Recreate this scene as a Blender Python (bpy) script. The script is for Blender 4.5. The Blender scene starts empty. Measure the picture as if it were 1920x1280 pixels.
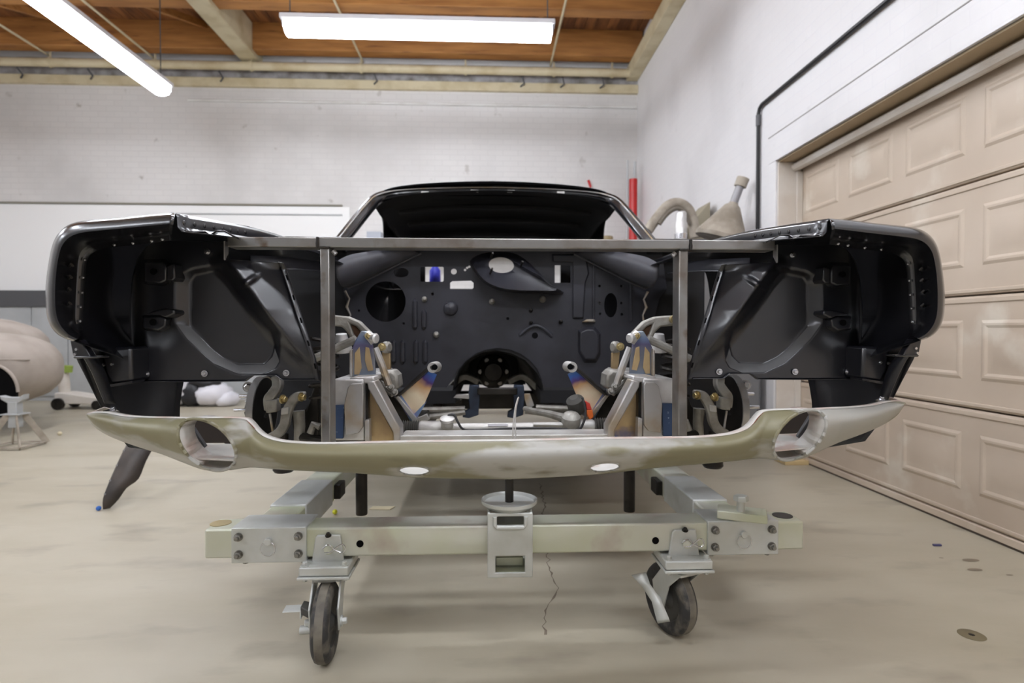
import bpy, bmesh, math, random
from mathutils import Vector, Matrix
random.seed(7)
R = math.radians
SC = bpy.context.scene
COL = SC.collection

# ------------------------------------------------------------------ camera
F = 1080.0                      # focal length in pixels of the 1920 x 1280 frame
EYE = 0.94
YAW = math.atan(45.0 / F)       # room axis vanishes left of the centre
PITCH = math.atan(20.0 / F)
cam_d = bpy.data.cameras.new('camera')
cam = bpy.data.objects.new('camera', cam_d)
COL.objects.link(cam)
cam_d.sensor_width = 36.0
cam_d.lens = 36.0 * F / 1920.0
cam.location = (0, 0, EYE)
cam.rotation_euler = (math.pi / 2 - PITCH, 0, -YAW)
cam_d.clip_start = 0.05
cam_d.dof.use_dof = True
cam_d.dof.focus_distance = 1.5
cam_d.dof.aperture_fstop = 3.2
SC.camera = cam
CR = cam.rotation_euler.to_matrix()

# ------------------------------------------------------------------ world, exposure
world = bpy.data.worlds.new('world')
SC.world = world
world.use_nodes = True
world.node_tree.nodes['Background'].inputs[0].default_value = (0.9, 0.95, 1.0, 1)
world.node_tree.nodes['Background'].inputs[1].default_value = 0.25
SC.view_settings.view_transform = 'Standard'
SC.view_settings.look = 'None'
SC.view_settings.gamma = 1.0
SC.view_settings.use_curve_mapping = False
SC.view_settings.exposure = 0.82
TUBE = 20.0                     # emission of the fluorescent diffusers
SC.cycles.max_bounces = 6
SC.cycles.diffuse_bounces = 4
SC.cycles.sample_clamp_indirect = 6.0

# ------------------------------------------------------------------ measuring helpers
def ray(px, py):
    return CR @ Vector(((px - 960.0) / F, -(py - 640.0) / F, -1.0))
def W(px, py, Y):               # point of the plane y = Y
    d = ray(px, py)
    return Vector((0, 0, EYE)) + d * (Y / d.y)
def WX(px, py, X):
    d = ray(px, py)
    return Vector((0, 0, EYE)) + d * (X / d.x)
def WZ(px, py, Z):
    d = ray(px, py)
    return Vector((0, 0, EYE)) + d * ((Z - EYE) / d.z)
X0 = 0.047                      # car centre line
def L(px, py, Y):               # car-side coordinates (outward, y, z) measured on the left side
    p = W(px, py, Y)
    return Vector((X0 - p.x, p.y, p.z))
def S(s, p):                    # back to the world, s = -1 left, +1 right
    return Vector((X0 + s * p[0], p[1], p[2]))

# ------------------------------------------------------------------ mesh helpers
def lin(c):
    return tuple(((v / 255) / 12.92 if v / 255 <= 0.04045 else ((v / 255 + 0.055) / 1.055) ** 2.4) for v in c)

class MB:
    def __init__(self, M=None):
        self.v, self.f, self.M = [], [], M
    def add(self, vs, fs):
        n = len(self.v)
        for p in vs:
            p = Vector(p)
            self.v.append(self.M @ p if self.M else p)
        self.f += [tuple(i + n for i in f) for f in fs]
        return self
    def box(self, lo, hi, rot=None, piv=None):
        x0, y0, z0 = lo; x1, y1, z1 = hi
        vs = [Vector(p) for p in ((x0,y0,z0),(x1,y0,z0),(x1,y1,z0),(x0,y1,z0),(x0,y0,z1),(x1,y0,z1),(x1,y1,z1),(x0,y1,z1))]
        if rot is not None:
            c = Vector(piv) if piv is not None else sum(vs, Vector()) / 8
            vs = [c + rot @ (p - c) for p in vs]
        return self.add(vs, [(0,3,2,1),(4,5,6,7),(0,1,5,4),(1,2,6,5),(2,3,7,6),(3,0,4,7)])
    def prism(self, poly, vec):
        n = len(poly); vec = Vector(vec)
        vs = [Vector(p) for p in poly] + [Vector(p) + vec for p in poly]
        fs = [tuple(range(n - 1, -1, -1)), tuple(range(n, 2 * n))]
        fs += [(i, (i + 1) % n, n + (i + 1) % n, n + i) for i in range(n)]
        return self.add(vs, fs)
    def tube(self, path, r, n=10, caps=True, closed=False):
        path = [Vector(p) for p in path]
        m = len(path)
        rs = r if isinstance(r, (list, tuple)) else [r] * m
        up = None; rings = []
        for i in range(m):
            if closed:
                t = path[(i + 1) % m] - path[i - 1]
            else:
                t = path[min(i + 1, m - 1)] - path[max(i - 1, 0)]
            t = t.normalized() if t.length > 1e-9 else Vector((0, 0, 1))
            if up is None:
                up = t.orthogonal().normalized()
            up = (up - t * up.dot(t))
            up = up.normalized() if up.length > 1e-6 else t.orthogonal().normalized()
            w = t.cross(up)
            rings.append([path[i] + (up * math.cos(2*math.pi*k/n) + w * math.sin(2*math.pi*k/n)) * rs[i] for k in range(n)])
        vs = [p for g in rings for p in g]
        fs = []
        for i in range(m if closed else m - 1):
            j = (i + 1) % m
            fs += [(i*n + k, i*n + (k+1) % n, j*n + (k+1) % n, j*n + k) for k in range(n)]
        if caps and not closed:
            fs += [tuple(range(n - 1, -1, -1)), tuple(range((m-1)*n, m*n))]
        return self.add(vs, fs)
    def lathe(self, prof, o, axis, n=24):
        o = Vector(o); a = Vector(axis).normalized()
        u = a.orthogonal().normalized(); w = a.cross(u)
        vs = []; fs = []; m = len(prof)
        for r, h in prof:
            for k in range(n):
                t = 2 * math.pi * k / n
                vs.append(o + a * h + (u * math.cos(t) + w * math.sin(t)) * max(r, 1e-5))
        for i in range(m - 1):
            fs += [(i*n + k, i*n + (k+1) % n, (i+1)*n + (k+1) % n, (i+1)*n + k) for k in range(n)]
        return self.add(vs, fs)
    def grid(self, rows, cyc=False):
        m = len(rows); n = len(rows[0])
        vs = [p for g in rows for p in g]
        fs = []
        for i in range(m - 1):
            for k in range(n if cyc else n - 1):
                fs.append((i*n + k, i*n + (k+1) % n, (i+1)*n + (k+1) % n, (i+1)*n + k))
        return self.add(vs, fs)
    def bar(self, path, w, h, up=(0, 0, 1)):   # rectangular section swept along a path
        path = [Vector(p) for p in path]; up = Vector(up); rings = []
        m = len(path)
        for i in range(m):
            t = (path[min(i+1, m-1)] - path[max(i-1, 0)]).normalized()
            sd = t.cross(up).normalized(); u = sd.cross(t)
            rings.append([path[i] + sd*a*w/2 + u*b*h/2 for a, b in ((-1,-1),(1,-1),(1,1),(-1,1))])
        vs = [p for g in rings for p in g]
        fs = [(0,1,2,3), tuple((m-1)*4 + k for k in (3,2,1,0))]
        for i in range(m - 1):
            fs += [(i*4+k, (i+1)*4+k, (i+1)*4+(k+1)%4, i*4+(k+1)%4) for k in range(4)]
        return self.add(vs, fs)
    def mesh(self, name, angle=35, merge=True):
        me = bpy.data.meshes.new(name)
        bm = bmesh.new()
        vs = [bm.verts.new(p) for p in self.v]
        for f in self.f:
            try: bm.faces.new([vs[i] for i in f])
            except ValueError: pass
        if merge: bmesh.ops.remove_doubles(bm, verts=bm.verts, dist=1e-5)
        bmesh.ops.recalc_face_normals(bm, faces=bm.faces)
        for f in bm.faces: f.smooth = True
        bm.to_mesh(me); bm.free()
        me.set_sharp_from_angle(angle=R(angle))
        return me
    def build(self, name, mat, parent=None, bevel=0, solid=0, sub=0, angle=35, offs=0):
        o = bpy.data.objects.new(name, self.mesh(name, angle))
        return finish(o, mat, parent, bevel, solid, sub, offs)

def finish(o, mat, parent=None, bevel=0, solid=0, sub=0, offs=0):
    COL.objects.link(o)
    o.data.materials.append(mat)
    if sub:
        m = o.modifiers.new('sub', 'SUBSURF'); m.levels = sub; m.render_levels = sub
    if solid:
        m = o.modifiers.new('solid', 'SOLIDIFY'); m.thickness = solid; m.offset = offs
    if bevel:
        m = o.modifiers.new('bevel', 'BEVEL'); m.width = bevel; m.segments = 2
        m.limit_method = 'ANGLE'; m.angle_limit = R(40)
        m.harden_normals = False
    attach(o, parent)
    return o
def attach(o, parent):
    if parent is not None:
        o.parent = parent
        o.matrix_parent_inverse = Matrix.Translation(-Vector(parent.get('_b', (0, 0, 0)))) if parent.type == 'EMPTY' else Matrix.Identity(4)
def tag(o, label=None, cat=None, group=None, kind=None):
    if label: o['label'] = label
    if cat: o['category'] = cat
    if group: o['group'] = group
    if kind: o['kind'] = kind
    return o
def thing(name, base, label, cat, group=None):
    o = bpy.data.objects.new(name, None)
    o.empty_display_size = 0.1
    COL.objects.link(o)
    o.location = base
    o['_b'] = tuple(base)
    return tag(o, label, cat, group)
def struct(o): o['kind'] = 'structure'; return o

def smooth_path(pts, k=6, closed=False):
    pts = [Vector(p) for p in pts]; n = len(pts); out = []
    for i in range(n if closed else n - 1):
        if closed: a, b, c, d = pts[i-1], pts[i], pts[(i+1) % n], pts[(i+2) % n]
        else: a, b, c, d = pts[max(i-1,0)], pts[i], pts[i+1], pts[min(i+2,n-1)]
        for j in range(k):
            t = j / k
            out.append(0.5*((2*b) + (c-a)*t + (2*a-5*b+4*c-d)*t*t + (3*b-a-3*c+d)*t**3))
    if not closed: out.append(pts[-1])
    return out
def resample(pts, n):
    pts = [Vector(p) for p in pts]
    ls = [0]
    for a, b in zip(pts, pts[1:]): ls.append(ls[-1] + (b - a).length)
    out = []; j = 0
    for i in range(n):
        t = ls[-1] * i / (n - 1)
        while j < len(pts) - 2 and ls[j+1] < t: j += 1
        d = ls[j+1] - ls[j]
        out.append(pts[j].lerp(pts[j+1], (t - ls[j]) / d if d > 1e-12 else 0))
    return out
def ell(cx, cy, a, b, tilt=0, n=24):
    c, s = math.cos(R(tilt)), math.sin(R(tilt))
    return [(cx + a*math.cos(2*math.pi*k/n)*c - b*math.sin(2*math.pi*k/n)*s,
             cy + a*math.cos(2*math.pi*k/n)*s + b*math.sin(2*math.pi*k/n)*c) for k in range(n)]
def seg_d(p, a, b):
    ax, ay = a; bx, by = b
    dx, dy = bx-ax, by-ay; q = dx*dx+dy*dy
    t = max(0, min(1, ((p[0]-ax)*dx + (p[1]-ay)*dy)/q)) if q else 0
    return math.hypot(p[0]-ax-t*dx, p[1]-ay-t*dy)
def poly_d(p, poly):            # signed distance, positive inside
    ins = False; n = len(poly); d = 1e9
    for i in range(n):
        a, b = poly[i], poly[(i+1) % n]
        d = min(d, seg_d(p, a, b))
        if (a[1] > p[1]) != (b[1] > p[1]) and p[0] < (b[0]-a[0])*(p[1]-a[1])/(b[1]-a[1]) + a[0]: ins = not ins
    return d if ins else -d
def line_d(p, pl):              # distance to an open polyline, sign by side (positive = right of travel on screen)
    best = 1e9; sg = 1
    for a, b in zip(pl, pl[1:]):
        d = seg_d(p, a, b)
        if d < best - 1e-9:
            best = d
            sg = 1 if (b[0]-a[0])*(p[1]-a[1]) - (b[1]-a[1])*(p[0]-a[0]) < 0 else -1
    return best * sg
def holed_plate(outer, holes, to3d, thick):   # flat plate with real holes from 2-D outlines
    cu = bpy.data.curves.new('tmp', 'CURVE'); cu.dimensions = '2D'; cu.fill_mode = 'BOTH'; cu.extrude = thick / 2
    for pl in [outer] + holes:
        sp = cu.splines.new('POLY'); sp.points.add(len(pl) - 1)
        for q, p in zip(sp.points, pl): q.co = (p[0], p[1], 0, 1)
        sp.use_cyclic_u = True
    ob = bpy.data.objects.new('tmp', cu); COL.objects.link(ob)
    dg = bpy.context.evaluated_depsgraph_get()
    me = bpy.data.meshes.new_from_object(ob.evaluated_get(dg))
    bpy.data.objects.remove(ob); bpy.data.curves.remove(cu)
    for v in me.vertices: v.co = to3d(v.co)
    bm = bmesh.new(); bm.from_mesh(me)
    bmesh.ops.remove_doubles(bm, verts=bm.verts, dist=1e-5)
    bmesh.ops.recalc_face_normals(bm, faces=bm.faces)
    bm.to_mesh(me); bm.free()
    me.materials.clear()
    return me

# ------------------------------------------------------------------ materials
def mat(name, col, rough=0.5, metal=0.0, col2=None, scale=8.0, lo=0.4, hi=0.65, bump=0.0, bscale=60.0,
        spec=0.5, coat=0.0, stretch=(1, 1, 1), rvar=0.0, col3=None, scale3=3.0, lo3=0.5, hi3=0.6, det=5):
    m = bpy.data.materials.new(name); m.use_nodes = True
    nt = m.node_tree; N, K = nt.nodes, nt.links
    b = N['Principled BSDF']
    b.inputs['Base Color'].default_value = (*lin(col), 1)
    b.inputs['Roughness'].default_value = rough
    b.inputs['Metallic'].default_value = metal
    b.inputs['Specular IOR Level'].default_value = spec
    b.inputs['Coat Weight'].default_value = coat
    b.inputs['Coat Roughness'].default_value = 0.15
    tc = N.new('ShaderNodeTexCoord'); mp = N.new('ShaderNodeMapping')
    mp.inputs['Scale'].default_value = stretch
    K.new(tc.outputs['Object'], mp.inputs['Vector'])
    def noise(sc, d=det):
        t = N.new('ShaderNodeTexNoise'); t.inputs['Scale'].default_value = sc; t.inputs['Detail'].default_value = d
        K.new(mp.outputs[0], t.inputs['Vector']); return t
    def ramp(src, a, c):
        r = N.new('ShaderNodeMapRange'); r.inputs[1].default_value = a; r.inputs[2].default_value = c
        K.new(src, r.inputs[0]); return r.outputs[0]
    out = None
    if col2:
        t = noise(scale); mx = N.new('ShaderNodeMix'); mx.data_type = 'RGBA'
        mx.inputs[6].default_value = (*lin(col), 1); mx.inputs[7].default_value = (*lin(col2), 1)
        K.new(ramp(t.outputs['Fac'], lo, hi), mx.inputs[0]); out = mx.outputs[2]
        if rvar:
            r = N.new('ShaderNodeMapRange'); r.inputs[1].default_value = lo; r.inputs[2].default_value = hi
            r.inputs[3].default_value = rough - rvar; r.inputs[4].default_value = rough + rvar
            K.new(t.outputs['Fac'], r.inputs[0]); K.new(r.outputs[0], b.inputs['Roughness'])
    if col3:
        t = noise(scale3, 8); mx = N.new('ShaderNodeMix'); mx.data_type = 'RGBA'
        if out: K.new(out, mx.inputs[6])
        else: mx.inputs[6].default_value = (*lin(col), 1)
        mx.inputs[7].default_value = (*lin(col3), 1)
        K.new(ramp(t.outputs['Fac'], lo3, hi3), mx.inputs[0]); out = mx.outputs[2]
    if out: K.new(out, b.inputs['Base Color'])
    if bump:
        t = noise(bscale, 4); bp = N.new('ShaderNodeBump'); bp.inputs['Strength'].default_value = bump; bp.inputs['Distance'].default_value = 0.01
        K.new(t.outputs['Fac'], bp.inputs['Height']); K.new(bp.outputs[0], b.inputs['Normal'])
    m['out'] = 0
    return m
def emis(name, col, st):
    m = bpy.data.materials.new(name); m.use_nodes = True
    b = m.node_tree.nodes['Principled BSDF']
    b.inputs['Base Color'].default_value = (0.9, 0.9, 0.9, 1)
    b.inputs['Emission Color'].default_value = (*col, 1)
    b.inputs['Emission Strength'].default_value = st
    return m
def brick_wall(name, col, mortar, axis, col2, scuff=(150, 142, 132)):
    m = mat(name, col, 0.6, 0, bump=0)
    nt = m.node_tree; N, K = nt.nodes, nt.links; b = N['Principled BSDF']
    tc = N.new('ShaderNodeTexCoord'); sp = N.new('ShaderNodeSeparateXYZ'); cb = N.new('ShaderNodeCombineXYZ')
    K.new(tc.outputs['Object'], sp.inputs[0])
    K.new(sp.outputs[axis], cb.inputs[0]); K.new(sp.outputs['Z'], cb.inputs[1])
    br = N.new('ShaderNodeTexBrick'); K.new(cb.outputs[0], br.inputs['Vector'])
    br.inputs['Scale'].default_value = 1.0; br.inputs['Brick Width'].default_value = 0.21; br.inputs['Row Height'].default_value = 0.075
    br.inputs['Mortar Size'].default_value = 0.006; br.inputs['Mortar Smooth'].default_value = 0.6
    br.inputs['Color1'].default_value = (*lin(col), 1); br.inputs['Color2'].default_value = (*lin(col2), 1); br.inputs['Mortar'].default_value = (*lin(mortar), 1)
    no = N.new('ShaderNodeTexNoise'); no.inputs['Scale'].default_value = 0.9; no.inputs['Detail'].default_value = 6
    K.new(tc.outputs['Object'], no.inputs['Vector'])
    mr = N.new('ShaderNodeMapRange'); mr.inputs[1].default_value = 0.5; mr.inputs[2].default_value = 0.75; K.new(no.outputs['Fac'], mr.inputs[0])
    mx = N.new('ShaderNodeMix'); mx.data_type = 'RGBA'; K.new(mr.outputs[0], mx.inputs[0])
    K.new(br.outputs['Color'], mx.inputs[6]); mx.inputs[7].default_value = (*lin([v - 16 for v in col]), 1)
    # scuffs
    n2 = N.new('ShaderNodeTexNoise'); n2.inputs['Scale'].default_value = 5; n2.inputs['Detail'].default_value = 9
    K.new(tc.outputs['Object'], n2.inputs['Vector'])
    m2 = N.new('ShaderNodeMapRange'); m2.inputs[1].default_value = 0.68; m2.inputs[2].default_value = 0.82; K.new(n2.outputs['Fac'], m2.inputs[0])
    x2 = N.new('ShaderNodeMix'); x2.data_type = 'RGBA'; K.new(m2.outputs[0], x2.inputs[0]); K.new(mx.outputs[2], x2.inputs[6])
    x2.inputs[7].default_value = (*lin(scuff), 1)
    K.new(x2.outputs[2], b.inputs['Base Color'])
    bp = N.new('ShaderNodeBump'); bp.inputs['Strength'].default_value = 0.12; bp.inputs['Distance'].default_value = 0.006; bp.invert = True
    K.new(br.outputs['Fac'], bp.inputs['Height']); K.new(bp.outputs[0], b.inputs['Normal'])
    return m
def heat_tint(name, base, tint_pts, axis_vec, origin, length):
    # colour bands left by welding heat, along one direction of the plate
    m = mat(name, base, 0.34, 0.5)
    nt = m.node_tree; N, K = nt.nodes, nt.links; b = N['Principled BSDF']
    tc = N.new('ShaderNodeTexCoord')
    sub = N.new('ShaderNodeVectorMath'); sub.operation = 'SUBTRACT'; sub.inputs[1].default_value = origin
    K.new(tc.outputs['Object'], sub.inputs[0])
    dt = N.new('ShaderNodeVectorMath'); dt.operation = 'DOT_PRODUCT'; dt.inputs[1].default_value = Vector(axis_vec) / length
    K.new(sub.outputs[0], dt.inputs[0])
    no = N.new('ShaderNodeTexNoise'); no.inputs['Scale'].default_value = 22; K.new(tc.outputs['Object'], no.inputs['Vector'])
    ad = N.new('ShaderNodeMath'); ad.operation = 'MULTIPLY_ADD'; ad.inputs[1].default_value = 0.25; ad.inputs[2].default_value = -0.12
    K.new(no.outputs['Fac'], ad.inputs[0])
    a2 = N.new('ShaderNodeMath'); a2.operation = 'ADD'; K.new(ad.outputs[0], a2.inputs[0]); K.new(dt.outputs['Value'], a2.inputs[1])
    rp = N.new('ShaderNodeValToRGB'); K.new(a2.outputs[0], rp.inputs[0])
    e = rp.color_ramp.elements
    while len(e) > 1: e.remove(e[-1])
    e[0].position = tint_pts[0][0]; e[0].color = (*lin(tint_pts[0][1]), 1)
    for p, c in tint_pts[1:]:
        q = e.new(p); q.color = (*lin(c), 1)
    K.new(rp.outputs[0], b.inputs['Base Color'])
    return m

M_black = mat('black_paint', (20, 20, 25), 0.3, 0.0, spec=0.75, coat=0.3, col2=(24, 24, 30), scale=5)
M_gloss = mat('gloss_black_paint', (20, 20, 24), 0.27, 0.0, spec=0.8, coat=0.6)
M_fire = mat('satin_black_firewall', (48, 48, 55), 0.42, 0.0, spec=0.5, col2=(36, 36, 41), scale=6, bump=0.08, bscale=40)
M_litledge = mat('lit_ledge_grey', (104, 104, 104), 0.5, 0.0, col2=(92, 92, 93), scale=12)  # paler grey standing for light on the pocket ledge
M_cowl = mat('sanded_dark_primer', (78, 78, 84), 0.4, 0.0, col2=(66, 66, 72), scale=5)
M_int = mat('dull_black_interior', (34, 34, 36), 0.75, 0.0, spec=0.3)
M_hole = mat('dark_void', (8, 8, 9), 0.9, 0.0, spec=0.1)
M_steel = mat('bare_steel_tube', (150, 148, 145), 0.38, 0.85, col2=(120, 112, 104), scale=9, lo=0.45, hi=0.7, stretch=(1, 1, 1), rvar=0.08, col3=(110, 92, 78), scale3=14, lo3=0.62, hi3=0.75)
M_steelb = mat('bright_steel', (214, 213, 212), 0.34, 0.6, col2=(190, 188, 186), scale=14)
M_plate = mat('mill_scale_plate', (178, 176, 174), 0.4, 0.65, col2=(160, 142, 116), scale=7, lo=0.48, hi=0.66)
M_tan = mat('tan_heat_plate', (200, 174, 130), 0.4, 0.55, col2=(166, 142, 110), scale=9, col3=(92, 96, 130), scale3=6, lo3=0.6, hi3=0.68)
M_cast = mat('cast_grey_metal', (160, 157, 150), 0.5, 0.45, col2=(125, 121, 114), scale=18, bump=0.15, bscale=120)
M_alu = mat('cast_aluminium', (196, 194, 190), 0.48, 0.55, col2=(176, 173, 168), scale=16, bump=0.1, bscale=120)
M_dark = mat('dark_machined_steel', (58, 55, 52), 0.4, 0.7, col2=(40, 38, 36), scale=12)
M_rubber = mat('grey_rubber', (70, 68, 64), 0.7)
M_tyre = mat('caster_rubber', (48, 47, 47), 0.6, 0.0, col2=(110, 104, 94), scale=24, lo=0.5, hi=0.72, bump=0.2, bscale=80)
M_tread = mat('worn_tread', (118, 112, 100), 0.7, 0.0, col2=(90, 85, 78), scale=20)
M_zinc = mat('yellow_zinc', (208, 208, 196), 0.42, 0.3, col2=(198, 202, 174), scale=3.0, lo=0.4, hi=0.62, col3=(176, 160, 150), scale3=4.5, lo3=0.54, hi3=0.7)
M_zincs = mat('silver_zinc', (206, 208, 205), 0.42, 0.35, col2=(192, 194, 187), scale=8)
M_bolt = mat('dulled_bolt_zinc', (138, 136, 130), 0.36, 0.7)
M_brass = mat('gold_zinc', (176, 158, 112), 0.4, 0.75)
M_chrome = mat('chrome_bolt', (205, 205, 208), 0.18, 0.95)
M_valout = mat('primer_and_filler', (166, 164, 157), 0.42, 0.0, col2=(126, 121, 94), scale=3.4, lo=0.46, hi=0.50, spec=0.5, col3=(104, 98, 76), scale3=8, lo3=0.6, hi3=0.72, stretch=(0.7, 1, 1.6))
M_valin = mat('pale_primer', (205, 202, 196), 0.55, 0.0, col2=(190, 170, 160), scale=12, lo=0.5, hi=0.65)
M_blue = mat('blue_label', (38, 58, 88), 0.45, 0.0, col2=(190, 200, 210), scale=60, lo=0.62, hi=0.66)
M_floor = mat('concrete_floor', (181, 173, 154), 0.45, 0.0, col2=(166, 157, 136), scale=1.6, lo=0.4, hi=0.7, col3=(140, 131, 116), scale3=4, lo3=0.56, hi3=0.8, bump=0.06, bscale=30, stretch=(0.55, 1.2, 1), det=9, rvar=0.06)
M_wallb = brick_wall('painted_brick_back', (214, 211, 208), (207, 204, 201), 'X', (217, 214, 211))
M_wallr = brick_wall('painted_brick_right', (226, 224, 224), (224, 222, 223), 'Y', (227, 225, 225), (210, 208, 207))
M_white = mat('white_paint', (226, 225, 222), 0.5, 0.0, col2=(212, 209, 204), scale=4)
M_grey = mat('grey_metal_sheet', (182, 184, 184), 0.45, 0.1, col2=(168, 170, 170), scale=2.5)
M_dkgrey = mat('dark_grey_rail', (84, 84, 86), 0.5, 0.2)
M_wood = mat('old_timber', (178, 124, 66), 0.6, 0.0, col2=(146, 96, 48), scale=3, lo=0.35, hi=0.7, stretch=(0.6, 3, 6), col3=(112, 70, 38), scale3=5, lo3=0.6, hi3=0.75)
M_woodd = mat('roof_boards', (150, 98, 54), 0.7, 0.0, col2=(100, 62, 36), scale=3, stretch=(3, 0.5, 3))
M_cream = mat('cream_paint', (208, 196, 164), 0.55, 0.0, col2=(184, 168, 132), scale=4, lo=0.45, hi=0.7)
M_door = mat('beige_door_paint', (204, 188, 170), 0.5, 0.0, col2=(194, 177, 158), scale=1.6, lo=0.4, hi=0.65, col3=(214, 203, 187), scale3=3, lo3=0.58, hi3=0.7)
M_jamb = mat('door_jamb_paint', (222, 216, 208), 0.5, 0.0, col2=(206, 196, 184), scale=3)
M_soff = mat('soffit_board', (176, 156, 126), 0.6)
M_primer = mat('beige_primer', (170, 159, 149), 0.75, 0.0, col2=(154, 143, 132), scale=4)
M_dust = mat('dusty_beige', (170, 160, 146), 0.8, 0.0, col2=(140, 130, 116), scale=9)
M_red = mat('red_paint', (188, 30, 26), 0.35)
M_blackpipe = mat('black_pipe', (40, 39, 40), 0.45)
M_lampw = mat('lamp_housing', (225, 225, 228), 0.4)
M_lamp = emis('lamp_diffuser', (0.94, 0.985, 1.07), TUBE)
M_orange = mat('orange_plastic', (228, 110, 40), 0.45)
M_redp = mat('red_plastic', (205, 62, 50), 0.45)
M_ballb = mat('blue_rubber', (44, 104, 190), 0.5)
M_bally = mat('yellow_rubber', (214, 214, 40), 0.5)
M_paper = mat('scrap_paper', (212, 200, 168), 0.7)
M_plastic = mat('white_sheeting', (224, 222, 228), 0.35, 0.0)
M_bag = mat('black_sheeting', (34, 34, 38), 0.4)
M_stain = mat('oil_stain', (112, 102, 76), 0.35)
M_crack = mat('crack_fill', (120, 108, 94), 0.8)

# ================================================================== THE ROOM
WR, DR = 2.09, 2.26            # right wall plane, garage door plane
YB = 8.05                      # back wall
XL, YF, ZC = -8.0, -4.0, 4.95
OT, OY0, OY1 = 2.165, -0.85, 4.09   # door opening
floor = struct(MB().box((XL - .1, YF - .1, -0.1), (DR + .3, YB + .1, 0)).build('floor', M_floor))
struct(MB().box((XL, YB, 0), (WR, YB + 0.2, ZC)).build('wall_back', M_wallb))
struct(MB().box((XL - 0.2, YF, 0), (XL, YB, ZC)).build('wall_left', M_wallb))
struct(MB().box((XL, YF - 0.2, 0), (WR, YF, ZC)).build('wall_front', mat('front_wall_paint', (150, 148, 146), .6)))
m = MB()
m.box((WR, OY1, 0), (WR + 0.4, YB, ZC)); m.box((WR, YF, 0), (WR + 0.4, OY0, ZC)); m.box((WR, OY0, OT), (WR + 0.4, OY1, ZC))
struct(m.build('wall_right', M_wallr))

# garage door: sections with raised panels
door = struct(MB().box((DR + 0.045, OY0, 0.03), (DR + 0.06, OY1, OT)).build('door_1', M_door))
tag(door, 'beige sectional garage door with raised panels in right wall')
zj = [0.045, 0.575, 1.105, 1.635, OT]
pan = None
for i in range(4):
    sec = MB().box((DR, OY0 + .003, zj[i] + 0.004), (DR + 0.045, OY1 - .003, zj[i+1] - 0.004)).build('door_section', M_door, door, bevel=0.006)
    rib = MB()
    rib.box((DR - 0.006, OY0 + .004, zj[i+1] - 0.035), (DR + .002, OY1 - .004, zj[i+1] - 0.012))
    rib.box((DR - 0.006, OY0 + .004, zj[i] + 0.012), (DR + .002, OY1 - .004, zj[i] + 0.03))
    rib.build('section_rib', M_door, sec, bevel=0.003)
    zc = (zj[i] + zj[i+1]) / 2 + 0.01
    for k in range(10):
        y1 = 4.02 - 0.495 * k; y0 = y1 - 0.365
        if y0 < OY0: break
        m = MB()
        a, b = 0.125, 0.095
        o_ = [(DR, y0, zc - a), (DR, y1, zc - a), (DR, y1, zc + a), (DR, y0, zc + a)]
        def inset(d, dx): return [(DR + dx, y0 + d, zc - a + d), (DR + dx, y1 - d, zc - a + d), (DR + dx, y1 - d, zc + a - d), (DR + dx, y0 + d, zc + a - d)]
        rings = [inset(-0.014, 0.0), inset(0, -0.006), inset(0.010, -0.006), inset(0.022, -0.001), inset(0.040, -0.001), inset(0.058, -0.006)]
        for q, w in zip(rings, rings[1:]):
            m.add(q + w, [(j, (j+1) % 4, 4 + (j+1) % 4, 4 + j) for j in range(4)])
        m.add(rings[-1], [(0, 1, 2, 3)])
        m.build('raised_panel', M_door, sec, angle=20)
struct(MB().box((DR - 0.012, OY0, 0.010), (DR + 0.02, OY1, 0.045)).build('trim_1', M_door, bevel=.003))
struct(MB().box((DR - 0.008, OY0, 0.0), (DR + 0.02, OY1, 0.010)).build('trim_12', mat('door_seal', (70, 60, 52), 0.7)))
m = MB(); m.tube([(DR - 0.05, OY0, OT - 0.05), (DR - 0.05, OY1 - .01, OT - 0.05)], 0.03, 10)
struct(m.build('trim_2', M_jamb))
m = MB(); m.box((WR, OY0, OT - 0.012), (DR - .001, OY1, OT - .001)); struct(m.build('trim_3', M_soff))
m = MB(); m.box((WR - 0.006, OY1 - 0.012, 0), (DR, OY1 - .001, OT - .012)); m.box((DR - 0.045, OY1 - 0.03, 0), (DR - .001, OY1 - .012, OT - .08))
struct(m.build('trim_4', M_jamb, bevel=0.004))
m = MB(); m.box((WR - 0.02, OY0, OT), (WR - .001, OY1 + 0.11, OT + 0.19)); m.box((WR - 0.02, OY1 + .001, 0), (WR - .001, OY1 + 0.11, OT))
struct(m.build('trim_5', M_wallr, bevel=0.004))
struct(MB().box((WR - 0.021, OY0, OT + 0.19), (WR - .001, OY1 + .11, OT + 0.196)).build('trim_11', mat('caulk_line', (150, 146, 142), .7)))

# ceiling: boards, joists, the painted girder
ceil = struct(MB().box((XL, YF, ZC + 0.03), (WR + .4, YB + .2, ZC + 0.15)).build('ceiling', M_woodd))
for k in range(70):
    x = XL + 0.145 * k
    if x + 0.14 > WR + .1: break
    MB().box((x, YF, ZC), (x + 0.138, YB, ZC + 0.03)).build('roof_board', M_woodd, ceil)
jy = [7.78, 6.68, 5.58, 4.48, 3.38, 2.28, 1.18, 0.08, -1.02, -2.12, -3.22]
for y in jy:
    MB().box((-3.06, y - 0.09, 4.6), (WR - .02, y + 0.09, ZC)).build('roof_joist', M_wood, ceil, bevel=0.008)
    MB().box((XL, y - 0.09, 4.6), (-3.30, y + 0.09, ZC)).build('roof_joist', M_wood, ceil, bevel=0.008)
MB().box((-3.30, YF, 4.55), (-3.06, YB, ZC)).build('girder', M_cream, ceil, bevel=0.01)
MB().box((WR - 0.16, YF, 4.42), (WR, YB, 4.60)).build('wall_plate', M_cream, ceil, bevel=0.01)
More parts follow.
